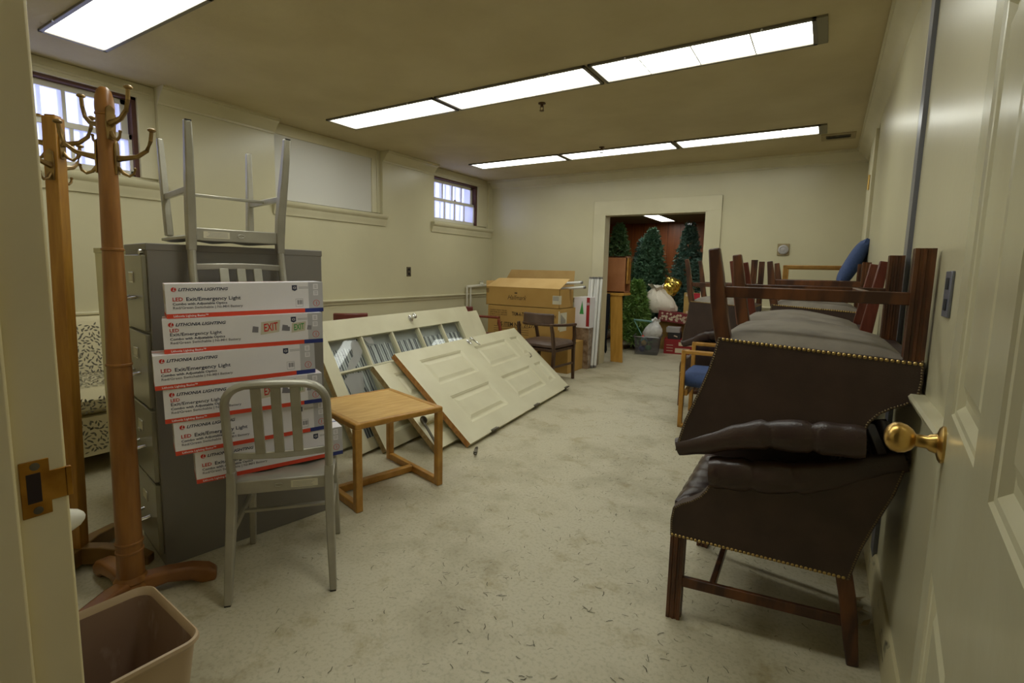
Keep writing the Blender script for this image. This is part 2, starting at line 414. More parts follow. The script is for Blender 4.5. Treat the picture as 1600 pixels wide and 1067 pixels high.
m.box((-4.8, BY, 0), (DX0, BY+.15, CZ)); m.box((DX1, BY, 0), (.6, BY+.15, CZ)); m.box((DX0, BY, DZ), (DX1, BY+.15, CZ))
struct(m.build('wall_back', smooth=0))
m = MB('wall'); m.box((RX, FY-.16, 0), (.5, BY+.15, CZ)); struct(m.build('wall_right', smooth=0))
m = MB('wall'); JX0, JX1 = -.862, .115
m.box((-4.8, .08, 0), (JX0-.02, FY, CZ)); m.box((JX1+.02, .08, 0), (.5, FY, CZ)); m.box((JX0-.02, .08, 2.16), (JX1+.02, FY, CZ))
struct(m.build('wall_front', smooth=0))
m = MB('wall')
m.box((-2.2, -2.3, 0), (1.3, -2.15, CZ)); m.box((-2.3, -2.3, 0), (-2.15, .08, CZ)); m.box((1.2, -2.3, 0), (1.35, .08, CZ)); m.box((.5, .0, 0), (1.35, .08, CZ))
struct(m.build('wall_hallway', smooth=0))
# entrance door frame: jamb, stop and strike plate
m = MB('jambpaint')
m.box((JX0-.02, .08, 0), (JX0, FY+.002, 2.16)); m.box((JX0, .06, 0), (JX0+.014, .188, 2.14))
m.box((JX1, .08, 0), (JX1+.02, FY, 2.16)); m.box((JX0, .08, 2.14), (JX1, FY, 2.16))
m.box((JX0-.10, .055, 0), (JX0+.002, .08, 2.2))
struct(m.build('trim_entrance', bevel=.004))
# ceiling-high mouldings
def crown_poly(sx=1):
    return [(0, 0), (0, -.125), (.012, -.125), (.014, -.108), (.03, -.098), (.05, -.07), (.075, -.04), (.098, -.03), (.10, -.018), (.112, -.016), (.112, 0)]
m = MB('trim')
for y0, y1 in ((FY, BAYS[0][0]), (BAYS[0][1], BAYS[1][0]), (BAYS[1][1], BAYS[2][0])):
    P = [(LX+a, CZ+b) for a, b in crown_poly()]
    m.prism(P, y0+.0, y1+.0)
struct(m.build('trim_1', smooth=30))
m = MB('trim'); m.prism([(BY-a, CZ+b) for a, b in crown_poly()], LX-.06, RX, axis='x'); struct(m.build('trim_2', smooth=30))
m = MB('trim')
P = [(RX-a, CZ+b) for a, b in crown_poly()]; m.prism(P, FY, BY); struct(m.build('trim_3', smooth=30))
# chair rails and baseboards
def rail_poly(z): return [(0, z-.05), (.012, z-.05), (.014, z-.035), (.022, z-.02), (.036, z-.012), (.04, z), (.034, z+.008), (0, z+.008)]
m = MB('trim'); m.prism([(LX+a, b) for a, b in rail_poly(.925)], FY, BY); struct(m.build('trim_4', smooth=30))
m = MB('trim'); m.prism([(BY-a, b) for a, b in rail_poly(.925)], LX, DX0-.16, axis='x'); m.prism([(BY-a, b) for a, b in rail_poly(.925)], DX1+.17, RX, axis='x'); struct(m.build('trim_5', smooth=30))
m = MB('trim'); m.prism([(RX-a, b) for a, b in rail_poly(.955)], 1.30, 2.52); struct(m.build('trim_6', smooth=30))
def base_poly(): return [(0, 0), (.016, 0), (.016, .13), (.008, .15), (0, .155)]
m = MB('trim'); m.prism([(LX+a, b) for a, b in base_poly()], FY, BY); struct(m.build('baseboard_left', smooth=30))
m = MB('trim'); m.prism([(BY-a, b) for a, b in base_poly()], LX, DX0-.16, axis='x'); m.prism([(BY-a, b) for a, b in base_poly()], DX1+.17, RX, axis='x'); struct(m.build('baseboard_back', smooth=30))
m = MB(mat('scuffed_baseboard_paint', (190, 180, 142), .5, c2=(70, 60, 46), scale=9, stretch=(1, 1, 2.2), lo=.6, hi=.72, detail=8)); m.prism([(RX-a, b) for a, b in base_poly()], 1.30, BY); struct(m.build('baseboard_right', smooth=30))
# storeroom doorway casing
m = MB('trim')
m.box((DX0-.15, BY-.022, 0), (DX0, BY, DZ+.175)); m.box((DX1, BY-.022, 0), (DX1+.168, BY, DZ+.175)); m.box((DX0-.15, BY-.023, DZ), (DX1+.168, BY, DZ+.175))
m.box((DX0-.002, BY-.022, 0), (DX0+.018, BY+.16, DZ)); m.box((DX1-.018, BY-.022, 0), (DX1+.002, BY+.16, DZ)); m.box((DX0, BY-.022, DZ-.018), (DX1, BY+.16, DZ+.002))
struct(m.build('trim_7', bevel=.003))
# window sills with apron moulding
for i, (y0, y1) in enumerate(BAYS):
    m = MB('trim')
    P = [(LX, 1.775), (LX+.014, 1.775), (LX+.018, 1.80), (LX+.03, 1.825), (LX+.034, 1.85), (LX+.05, 1.865), (LX+.06, 1.885), (LX+.06, 1.905), (LX, 1.91), (-4.57, 1.925), (-4.57, 1.80)]
    m.prism(P, max(y0-.035, FY), min(y1+.035, BY))
    struct(m.build('trim_%d' % (8+i), smooth=30))
# windows
def window(n, y0, y1, z0, z1, cols, cas):
    fr = MB('trim')
    bx = -4.56
    # flat casing around the bay opening
    fr.box((bx, cas[0], z0), (bx+.022, y0, CZ-.002)); fr.box((bx, y1, z0), (bx+.022, cas[1], CZ-.002)); fr.box((bx, cas[0], z1), (bx+.024, cas[1], CZ-.002))
    fr.box((bx, cas[0]+.03, z1+.03), (bx+.034, cas[1]-.03, z1+.05))
    o = struct(fr.build('window_%d' % n, bevel=.004))
    tr = MB('redtrack'); tr.box((-4.66, y1-.03, z0), (-4.562, y1, z1)); tr.box((-4.66, y0, z1-.02), (-4.562, y1, z1)); tr.box((-4.66, y0, z0), (-4.562, y0+.02, z1)); tr.build('sash_track', o)
    zm = z0+(z1-z0)*.5
    for nm, xa, za, zb, ye in (('upper_sash', -4.64, zm-.02, z1-.02, y1-.035), ('lower_sash', -4.605, z0, zm+.02, y1-.005)):
        s = MB('winwood'); ya = y0+.02; x0, x1 = xa-.016, xa+.016
        s.box((x0, ya, za), (x1, ye, za+.045)); s.box((x0, ya, zb-.04), (x1, ye, zb)); s.box((x0, ya, za), (x1, ya+.045, zb)); s.box((x0, ye-.045, za), (x1, ye, zb))
        for k in range(1, cols):
            yy = ya+.045+(ye-ya-.09)*k/cols; s.box((x0+.004, yy-.011, za+.04), (x1-.004, yy+.011, zb-.035))
        so = s.build(nm, o, bevel=.003)
        g = MB('winglass'); g.box((xa-.003, ya+.03, za+.03), (xa+.003, ye-.03, zb-.025)); g.build('pane', so, smooth=0)
    b = MB('bars')
    k = 0; yy = y0+.06
    while yy < y1:
        b.tube([(-4.78, yy, z0-.02), (-4.78, yy, z1+.02)], .012, 8); yy += .115
    b.build('guard_bars', o)
    l = MB('brass'); l.ball((-4.585, (y0+y1)/2, zm+.026), .016, (1, 1.6, .6), 8); l.build('sash_lock', o)
window(1, *WIN[0], 3, (BAYS[0][0], BAYS[0][1]-.0))
window(3, *WIN[2], 4, (BAYS[2][0], BAYS[2][1]))
# blocked middle window: casing and blank board
m = MB('trim'); y0, y1 = BAYS[1]
m.box((-4.56, y1-.13, 1.925), (-4.535, y1, CZ-.002)); m.box((-4.56, y0, 1.925), (-4.535, y0+.02, CZ-.002)); m.box((-4.56, y0, 2.53), (-4.533, y1, CZ-.002))
m.box((-4.535, y1-.06, 1.925), (-4.525, y1-.045, CZ-.002))
o = struct(m.build('window_2', bevel=.003))
b = MB('panelwhite'); b.box((-4.56, y0+.02, 1.925), (-4.548, y1-.13, 2.53)); b.build('blank_board', o, smooth=0)

# right wall: flush closet front with a dark seam, its grey edge strip, far casing and hinge
m = MB('wall'); m.box((RX-.012, 2.635, .155), (RX, 5.02, 2.515)); struct(m.build('door_2', bevel=.003))
m = MB('steelblue'); m.box((RX-.015, 2.50, .0), (RX+.001, 2.60, CZ-.12)); m.use('void'); m.box((RX-.004, 2.60, .0), (RX+.001, 2.637, CZ-.12)); struct(m.build('trim_11', smooth=0))
m = MB('trim'); m.box((RX-.02, 5.22, 0), (RX, 5.95, CZ-.12)); m.box((RX-.028, 5.20, 0), (RX, 5.27, CZ-.12)); struct(m.build('trim_12', bevel=.004))
t = thing('door_hinge', 'small brass hinge leaf on the far end of the right wall', 'hinge', (RX-.02, 5.62, 2.14))
m = MB('brass'); m.box((-.004, -.05, -.06), (0, .04, .06)); m.build('leaf', t, bevel=.001)
m = MB('brass'); m.tube([(-.008, -.052, -.065), (-.008, -.052, .065)], .008, 8); m.build('knuckle', t)
# switch / outlet plates
def plate(loc, axis, label, cat, w=.075, h=.118, mt='steel'):
    t = thing('outlet_plate', label, cat, loc)
    m = MB(mt)
    n = Vector(axis); side = Vector((0, 1, 0)) if abs(n.x) > .5 else Vector((1, 0, 0))
    X = face_frame((0, 0, 0), side, (0, 0, 1))
    if (X @ Vector((0, 0, 1))-Vector((0, 0, 0))).dot(n) < 0: X = face_frame((0, 0, 0), -side, (0, 0, 1))
    m.box((-w/2, -h/2, 0), (w/2, h/2, .007), X); m.build('cover', t, bevel=.002)
    for s in (-1, 1):
        d = MB('void'); d.box((-.017, s*.027-.015, .006), (.017, s*.027+.015, .009), X); d.build('socket', t, bevel=.002)
    return t
plate((LX, 4.74, 1.245), (1, 0, 0), 'metal outlet plate on the cream left wall', 'outlet')
plate((RX, 1.69, 1.262), (-1, 0, 0), 'metal outlet plate on the right wall, above the chair rail', 'outlet', mt='steelblue')

# ------------------------------------------------------------------ ceiling lights
def light_fixture(x0, x1, y0, y1, label, z=CZ, group='fluorescent ceiling lights'):
    t = thing('ceiling_light', label, 'light', ((x0+x1)/2, (y0+y1)/2, z), 0, group)
    a, b = (x1-x0)/2, (y1-y0)/2; f = .022
    m = MB('fixture')
    m.box((-a, -b, -.014), (a, -b+f, .0)); m.box((-a, b-f, -.014), (a, b, 0)); m.box((-a, -b, -.014), (-a+f, b, 0)); m.box((a-f, -b, -.014), (a, b, 0))
    m.build('frame', t, bevel=.002)
    d = MB('diff'); d.box((-a+f, -b+f, -.006), (a-f, b-f, -.001)); d.use('ribs')
    for k in (-1, 0, 1): d.box((k*a*.5-.004, -b+f, -.0066), (k*a*.5+.004, b-f, -.0059))
    d.build('diffuser', t, smooth=0)
    for k in (-1, 1):
        c = MB('chrome'); c.ball((k*a*.6, -b-.004, -.012), .007, n=8); c.build('latch', t)
    return t
ROWS = [('front row', 1.165, 1.50), ('middle row', 3.165, 3.515), ('back row', 5.345, 5.665)]
XS = [(-4.03, -2.755), (-2.735, -1.455), (-1.435, -.155)]
for rn, y0, y1 in ROWS:
    for (x0, x1), pos in zip(XS, ('left-hand', 'central', 'right-hand')):
        light_fixture(x0, x1, y0, y1, 'long fluorescent ceiling light, %s one of the %s' % (pos, {'front row': 'row nearest the entrance', 'middle row': 'middle row of three', 'back row': 'row nearest the back wall'}[rn]))
for rn, y0, y1, w in (('m', 3.165, 3.515, .05), ('b', 5.345, 5.665, .045)):
    m = MB('fixend'); m.box((-.155, y0, CZ-.012), (-.155+w, y1, CZ)); o = m.build('light_end_cap')
    tag(o, 'grey end plate closing the %s ceiling light row at the right' % ('middle' if rn == 'm' else 'rearmost'), 'end plate', 'light end plates')
for x, y, lab in ((-2.06, 3.70, 'small brown sprinkler head behind the middle light row'), (-2.18, 5.27, 'small sprinkler head in front of the rearmost light row')):
    t = thing('sprinkler_head', lab, 'sprinkler', (x, y, CZ))
    m = MB('sprink'); m.lathe([(.03, 0), (.03, -.008), (.012, -.012), (.012, -.03)], 14); m.build('escutcheon', t)
    m = MB('sprink'); m.tube([(-.014, 0, -.028), (-.014, 0, -.05), (0, 0, -.06), (.014, 0, -.05), (.014, 0, -.028)], .004, 6); m.lathe([(.018, -.062), (.02, -.058)], 14); m.build('deflector', t)
t = thing('air_vent', 'small dark ceiling vent beside the rear light row', 'vent', (-.02, 5.87, CZ))
m = MB('ventmetal'); m.box((-.14, -.13, -.006), (.14, .13, 0)); m.build('frame', t, bevel=.002)
m = MB('void')
for k in range(2): m.box((-.09, -.055+k*.06, -.012), (.09, -.02+k*.06, -.005))
m.build('slots', t, smooth=0)
m = MB('steel')
for k in range(2): m.box((-.1, -.062+k*.06, -.016), (.1, -.055+k*.06, -.006))
m.build('louvre', t, smooth=0)

# ------------------------------------------------------------------ entrance door leaf and strike plate
m_panel_bev = .012
def panel_door(mb, W, L, T, panels, two_sided=True, depth=.012, front=1):
    # slab in local x (0..L along), y (0..W), z thickness 0..T ; panels = list of (x0, x1, y0, y1) recessed on the +z face (and -z)
    xs = sorted({0, L, *[p[0] for p in panels], *[p[1] for p in panels]}); ys = sorted({0, W, *[p[2] for p in panels], *[p[3] for p in panels]})
    def inp(x, y): return any(p[0] <= x <= p[1] and p[2] <= y <= p[3] for p in panels)
    for zf, sg in ((T, 1), (0, -1)):
        for i in range(len(xs)-1):
            for j in range(len(ys)-1):
                if not inp((xs[i]+xs[i+1])/2, (ys[j]+ys[j+1])/2):
                    mb.poly([(xs[i], ys[j], zf), (xs[i+1], ys[j], zf), (xs[i+1], ys[j+1], zf), (xs[i], ys[j+1], zf)])
        for x0, x1, y0, y1 in panels:
            rings = []
            for ins, dz in ((0, 0), (.004, depth*.25), (.010, depth*.35), (.022, depth), (.034, depth), (.062, depth*.35)):
                z = zf-sg*dz
                rings.append([mb.v((x0+ins, y0+ins, z)), mb.v((x1-ins, y0+ins, z)), mb.v((x1-ins, y1-ins, z)), mb.v((x0+ins, y1-ins, z))])
            for a, b in zip(rings, rings[1:]):
                for k in range(4): mb.face([a[k], a[(k+1) % 4], b[(k+1) % 4], b[k]])
            mb.face(rings[-1])
def slab_edges(mb, W, L, T, mats=None):
    for nm, q in (('y0', [(0, 0, 0), (L, 0, 0), (L, 0, T), (0, 0, T)]), ('y1', [(0, W, 0), (0, W, T), (L, W, T), (L, W, 0)]), ('x0', [(0, 0, 0), (0, 0, T), (0, W, T), (0, W, 0)]), ('x1', [(L, 0, 0), (L, W, 0), (L, W, T), (L, 0, T)])):
        if mats and nm in mats: mb.use(mats[nm])
        mb.poly(q)
        if mats and nm in mats: mb.use(mats['base'])
# leaf: local x runs up, y from hinge to latch, z = towards the room
HX, HY = .124, .292; ANG = math.atan(.0905)
du = Vector((math.sin(ANG), math.cos(ANG), 0)); dn = Vector((-math.cos(ANG), math.sin(ANG), 0))
DWID = .925
t = thing('entrance_door', 'open cream panelled door at the right edge with a round brass knob', 'door', (HX, HY, 0), 0)
X = Matrix(((0, du.x, dn.x, 0), (0, du.y, dn.y, 0), (1, 0, 0, .012), (0, 0, 0, 1))) @ Matrix.Translation((0, 0, -.044))
m = MB('doorpaint')
cols = ((.115, .395), (.53, .812))
cols = ((.113, .392), (.512, .812))
pans = [(r0, r1, c0, c1) for c0, c1 in cols for r0, r1 in ((.21, .78), (1.06, 1.72), (1.83, 2.02))]
panel_door(m, DWID, 2.11, .044, pans, depth=.014); slab_edges(m, DWID, 2.11, .044)
m.build('door_leaf', t, smooth=0, X=X)
kp = du*(DWID-.062); kz = 1.005
kn = thing('k', None, None); bpy.data.objects.remove(kn)
m = MB('brass')
KX = Matrix(((du.x, 0, dn.x, kp.x), (du.y, 0, dn.y, kp.y), (0, 1, 0, kz), (0, 0, 0, 1)))
m.lathe([(.0335, 0), (.0335, .004), (.029, .008), (.018, .011), (.0155, .02), (.012, .024), (.0115, .04), (.0125, .046)], 28, KX)
rose = m.build('knob_rose', t)
m = MB('brass'); m.lathe([(.011, .04), (.019, .045), (.0255, .054), (.0285, .064), (.0265, .075), (.019, .083), (.008, .087), (.0005, .0875)], 28, KX); m.build('door_knob', t)
# strike plate on the left jamb
t = thing('strike_plate', 'worn brass strike plate on the left door jamb', 'strike plate', (JX0, .193, 1.0))
m = MB('strike'); e = .0022
P = [(0, -.038), (.030, -.038), (.030, -.021), (.0515, -.021), (.0515, .020), (.030, .020), (.030, .038), (0, .038)]
m.prism(P, 0, e, axis='x'); m.box((-.002, .046, -.021), (.0035, .0525, .020)); m.build('plate', t, bevel=.0008)
m = MB('hole'); m.box((e-.0005, .006, -.019), (e+.0006, .0205, .021)); m.build('latch_hole', t, bevel=.0004)
for z in (-.030, .030):
    m = MB('steel'); m.lathe([(.0052, e-.001), (.0052, e+.0007), (.003, e+.001)], 12, Matrix(((0, 0, 1, 0), (1, 0, 0, .0155), (0, 1, 0, z), (0, 0, 0, 1)))); m.build('screw', t)
t = thing('wall_bumper', 'small cream pointed bumper just past the left door jamb', 'bumper', (-.925, FY, .917))
m = MB('pipe'); m.lathe([(.022, 0), (.022, .006), (.018, .014), (.012, .028), (.006, .034), (.001, .036)], 18, Matrix(((1, 0, 0, 0), (0, 0, 1, 0), (0, -1, 0, 0), (0, 0, 0, 1)))); m.build('bumper_tip', t)

# ------------------------------------------------------------------ waste bin
t = thing('waste_bin', 'taupe plastic waste bin standing by the left door jamb', 'waste bin', (-1.455, .435, 0), math.radians(-4))
def rrect(hx, hy, r, n=6):
    out = []
    for cx, cy, a0 in ((hx-r, hy-r, 0), (-hx+r, hy-r, 90), (-hx+r, -hy+r, 180), (hx-r, -hy+r, 270)):
        for k in range(n+1):
            a = math.radians(a0+90*k/n); out.append((cx+r*math.cos(a), cy+r*math.sin(a)))
    return out
def loft(mb, rings, close=True):
    R = [[mb.v(p) for p in r] for r in rings]; n = len(R[0])
    for a, b in zip(R, R[1:]):
        for k in range(n): mb.face([a[k], a[(k+1) % n], b[(k+1) % n], b[k]])
    return R
def ring(hx, hy, r, z): return [(x, y, z) for x, y in rrect(hx, hy, r)]
bx, by, bh = .175, .17, .365
m = MB('bin')
R = loft(m, [ring(bx*.76, by*.76, .03, 0), ring(bx*.97, by*.97, .04, bh-.02)]); m.face(R[0][::-1])
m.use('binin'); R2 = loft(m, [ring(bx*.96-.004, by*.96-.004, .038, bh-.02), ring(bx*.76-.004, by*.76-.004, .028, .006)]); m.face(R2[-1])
m.build('bin_body', t, fixn=False)
m = MB('bin')
loft(m, [ring(bx*.96-.004, by*.96-.004, .038, bh-.022), ring(bx*.97, by*.97, .039, bh-.004), ring(bx*.985, by*.985, .04, bh), ring(bx+.002, by+.002, .042, bh-.003), ring(bx+.004, by+.004, .043, bh-.012), ring(bx*.97, by*.97, .04, bh-.024)])
m.build('rim', t)

# ------------------------------------------------------------------ coat stands
def hook(parent, X, mt='brasshook'):
    m = MB(mt)
    m.prism([(-.014, -.055), (.014, -.055), (.014, .045), (0, .06), (-.014, .045)], 0, .005, X @ Matrix(((1, 0, 0, 0), (0, 0, 1, 0), (0, 1, 0, 0), (0, 0, 0, 1))), axis='z') if False else None
    Y = lambda a, b, c: X @ Vector((a, b, c))     # a sideways, b outwards, c up
    A = [m.v(Y(p, 0, q)) for p, q in ((-.013, -.055), (.013, -.055), (.016, 0), (.013, .05), (0, .062), (-.013, .05), (-.016, 0))]
    B = [m.v(Y(p, .006, q)) for p, q in ((-.013, -.055), (.013, -.055), (.016, 0), (.013, .05), (0, .062), (-.013, .05), (-.016, 0))]
    m.face(A[::-1]); m.face(B)
    for i in range(7): m.face([A[i], A[(i+1) % 7], B[(i+1) % 7], B[i]])
    o = m.build('hook', parent, bevel=.001)
    m = MB(mt)
    m.tube([Y(0, .004, .0), Y(0, .03, .004), Y(0, .065, .012), Y(0, .095, .035), Y(0, .108, .07), Y(0, .112, .105)], [.012, .0095, .008, .0072, .007, .0065], 8)
    m.ball(Y(0, .113, .108), .014, (1, 1, .55), 10)
    m.build('upper_arm', o)
    m = MB(mt)
    m.tube([Y(0, .004, -.03), Y(0, .02, -.05), Y(0, .038, -.058), Y(0, .052, -.048), Y(0, .056, -.034)], [.007, .006, .005, .0045, .004], 8); m.ball(Y(0, .056, -.032), .006, n=8)
    m.build('lower_arm', o)
    return o
t = thing('coat_stand', 'reddish round-post wooden coat stand with brass hooks, beside the filing cabinet', 'coat stand', (-2.21, .783, 0))
t.rotation_euler = (-.53*.014, .85*.014, 0)
m = MB('cherry')
m.lathe([(.046, .035), (.0455, .10), (.043, .19), (.0425, .25), (.0415, .5), (.0385, .9), (.0315, 1.34), (.0270, 1.70), (.0262, 1.805), (.0285, 1.82), (.029, 1.83), (.0282, 1.845), (.0265, 1.865), (.021, 1.885), (.012, 1.897), (.001, 1.90)], 32)
post = m.build('post', t)
for z, r in ((.19, .0465), (.225, .0465), (.92, .0415), (1.34, .0348), (1.807, .0300)):
    m = MB('cherry'); m.lathe([(r-.004, z-.006), (r, z-.003), (r, z+.003), (r-.004, z+.006)], 32); m.build('turned_ring', post)
m = MB('cherry'); m.lathe([(.052, .02), (.060, .03), (.060, .05), (.053, .062), (.057, .07), (.047, .09)], 32); m.build('base_collar', t)
for k, a in enumerate((60, 180, 300)):
    a = math.radians(a); d = Vector((math.cos(a), math.sin(a), 0)); sd = Vector((-d.y, d.x, 0))
    m = MB('cherryfoot')
    P = [(.02, .012), (.02, .075), (.10, .085), (.20, .082), (.26, .064), (.29, .036), (.285, .0), (.235, .0), (.20, .022), (.12, .034)]
    A = [m.v(d*p+sd*.032+Vector((0, 0, q))) for p, q in P]; B = [m.v(d*p-sd*.032+Vector((0, 0, q))) for p, q in P]
    m.face(A); m.face(B[::-1])
    for i in range(len(P)): m.face([A[i], B[i], B[(i+1) % len(P)], A[(i+1) % len(P)]])
    m.build('foot', t, bevel=.012, seg=3)
for k, (a, z) in enumerate(((8, 1.775), (48, 1.66), (188, 1.775), (228, 1.66))):
    a = math.radians(a); d = Vector((math.cos(a), math.sin(a), 0)); sd = Vector((-d.y, d.x, 0))
    hook(t, Matrix(((sd.x, d.x, 0, d.x*.0265), (sd.y, d.y, 0, d.y*.0265), (0, 0, 1, z), (0, 0, 0, 1))))
t = thing('coat_stand', 'square-post golden oak coat stand with brass hooks, nearest the sofa', 'coat stand', (-2.62, .75, 0))
t.rotation_euler = (-.53*.022, .85*.022, 0)
ra = math.radians(39); C_, S_ = math.cos(ra), math.sin(ra); RZ = Matrix.Rotation(ra, 4, 'Z')
m = MB('oak'); m.box((-.025, -.025, .06), (.025, .025, 1.845), RZ); m.box((-.019, -.019, 1.845), (.019, .019, 1.852), RZ); m.build('post', t, bevel=.004)
for k in range(2):
    rr = RZ @ Matrix.Rotation(PI/2*k, 4, 'Z'); m = MB('oakdark')
    P = [(-.29, 0), (-.24, 0), (-.23, .015), (.23, .015), (.24, 0), (.29, 0), (.29, .04), (.25, .062), (.1, .09), (-.1, .09), (-.25, .062), (-.29, .04)]
    m.prism([(p*.98, q) for p, q in P], -.024, .024, rr); m.build('foot_beam', t, bevel=.004)
for k in range(4):
    rr = RZ @ Matrix.Rotation(PI/2*k, 4, 'Z')
    d = rr.to_3x3() @ Vector((1, 0, 0)); sd = Vector((-d.y, d.x, 0))
    hook(t, Matrix(((sd.x, d.x, 0, d.x*.025), (sd.y, d.y, 0, d.y*.025), (0, 0, 1, 1.745-.085*(k % 2)), (0, 0, 0, 1))))

# ------------------------------------------------------------------ sofa
t = thing('sofa', 'cream sofa with a dark leaf print along the left wall', 'sofa', (-4.06, 1.25, 0))
SL = .90
def leaves(mb, o, u, v, ulen, vlen, pitch=.03):
    u = Vector(u); v = Vector(v); n = u.cross(v).normalized(); o = Vector(o)
    mb.use('leaf'); b = 0
    while b < vlen:
        a = (pitch/2 if int(b/pitch*1.6) % 2 else 0)
        while a < ulen:
            th = random.uniform(0, PI); ca, sa = math.cos(th), math.sin(th); L = random.uniform(.012, .017); W = random.uniform(.0042, .006)
            ca0 = a+random.uniform(-.009, .009); cb0 = b+random.uniform(-.009, .009)
            if L < ca0 < ulen-L and L < cb0 < vlen-L:
                pts = []
                for p, q in ((-L, 0), (-L*.3, W), (L*.3, W*.8), (L, 0), (L*.3, -W*.8), (-L*.3, -W)):
                    pts.append(o+u*(ca0+p*ca-q*sa)+v*(cb0+p*sa+q*ca)+n*.0012)
                mb.poly(pts)
            a += pitch
        b += pitch/1.6
    mb.use('sofa')
m = MB('sofa'); m.box((-.42, -SL, .12), (.36, SL, .36)); leaves(m, (.36, -SL, .13), (0, 1, 0), (0, 0, 1), 2*SL, .22); m.build('seat_frame', t, smooth=0)
def pil(mb, lo, hi): mb.cushion(lo, hi, .012, 8, 14, edge=.05)
m = MB('sofa'); pil(m, (-.30, -SL+.0, .36), (.38, SL, .515)); leaves(m, (-.26, SL-.05, .530), (1, 0, 0), (0, -1, 0), .56, 2*SL-.1); leaves(m, (.383, -SL+.03, .38), (0, 1, 0), (0, 0, 1), 2*SL-.06, .11); m.build('seat_cushion', t, bevel=0)
bl = Vector((-.30, 0, .36)); bt = Vector((-.385, 0, .90)); up = (bt-bl).normalized()
m = MB('sofa'); m.prism([(-.43, .20), (-.24, .48), (-.31, .87), (-.335, .905), (-.40, .905), (-.43, .87)], -SL, SL)
u2 = (Vector((-.31, 0, .87))-Vector((-.24, 0, .48))); leaves(m, (-.24, -SL, .48), (0, 1, 0), u2.normalized(), 2*SL, u2.length); m.build('backrest', t, bevel=.02, seg=3, smooth=60)
for sx in (-.36, .30):
    for sy in (-SL+.08, SL-.08):
        m = MB('walnut'); m.box((sx-.025, sy-.025, 0), (sx+.025, sy+.025, .13)); m.build('leg', t, bevel=.003)

# ------------------------------------------------------------------ filing cabinets
CA = math.radians(-10.6)      # long axis turned from +y
def cabinet(name, label, loc, rz, W, D, H, body, front, drawers=True):
    t = thing(name, label, 'cabinet', loc, rz)
    m = MB(body); m.box((-W, 0, .0), (0, D, H)); m.build('body', t, bevel=.004)
    m = MB(body); m.box((-W-.002, -.004, H-.028), (.002, D+.002, H+.001)); m.build('top_rim', t, bevel=.003)
    if drawers:
        n = 4; dh = (H-.09)/n
        for k in range(n):
            z0 = .05+dh*k
            m = MB(front); m.box((-W+.012, -.018, z0+.006), (-.012, .002, z0+dh-.006)); d = m.build('drawer', t, bevel=.004)
            m = MB('chrome'); z = z0+dh*.40
            m.tube([(-W/2-.055, -.018, z+.01), (-W/2-.052, -.055, z+.004), (-W/2-.034, -.072, z), (-W/2+.034, -.072, z), (-W/2+.052, -.055, z+.004), (-W/2+.055, -.018, z+.01)], .0095, 8, squash=(1.4, .7)); m.build('handle', d)
            m = MB('chrome'); m.box((-W/2-.038, -.022, z0+dh*.62), (-W/2+.038, -.0175, z0+dh*.62+.045)); m.build('label_holder', d, bevel=.001)
            m = MB('tagwhite'); m.box((-W/2-.032, -.0232, z0+dh*.62+.006), (-W/2+.032, -.0215, z0+dh*.62+.039)); m.build('label_card', d, smooth=0)
            if k == 1:
                m = MB('chrome'); m.box((-W*.5-.04, -.026, z+.06), (-W*.5-.005, -.018, z+.075)); m.build('thumb_latch', d, bevel=.001)
        m = MB('chrome'); m.lathe([(.012, 0), (.012, .012), (.009, .014)], 14, Matrix(((1, 0, 0, -.05), (0, 0, -1, -.004), (0, 1, 0, H-.035), (0, 0, 0, 1)))); m.build('lock', t)
    return t
cabinet('filing_cabinet', 'grey steel four-drawer filing cabinet with a metal chair upside down on top', (-2.304, .945, 0), CA, .385, .729, 1.372, 'grey', 'greyfront')
cabinet('storage_cabinet', 'plain cream metal cabinet standing behind the grey filing cabinet', (-2.83, 1.121, 0), 0, .50, .60, 1.366, 'grn', 'grn', False)

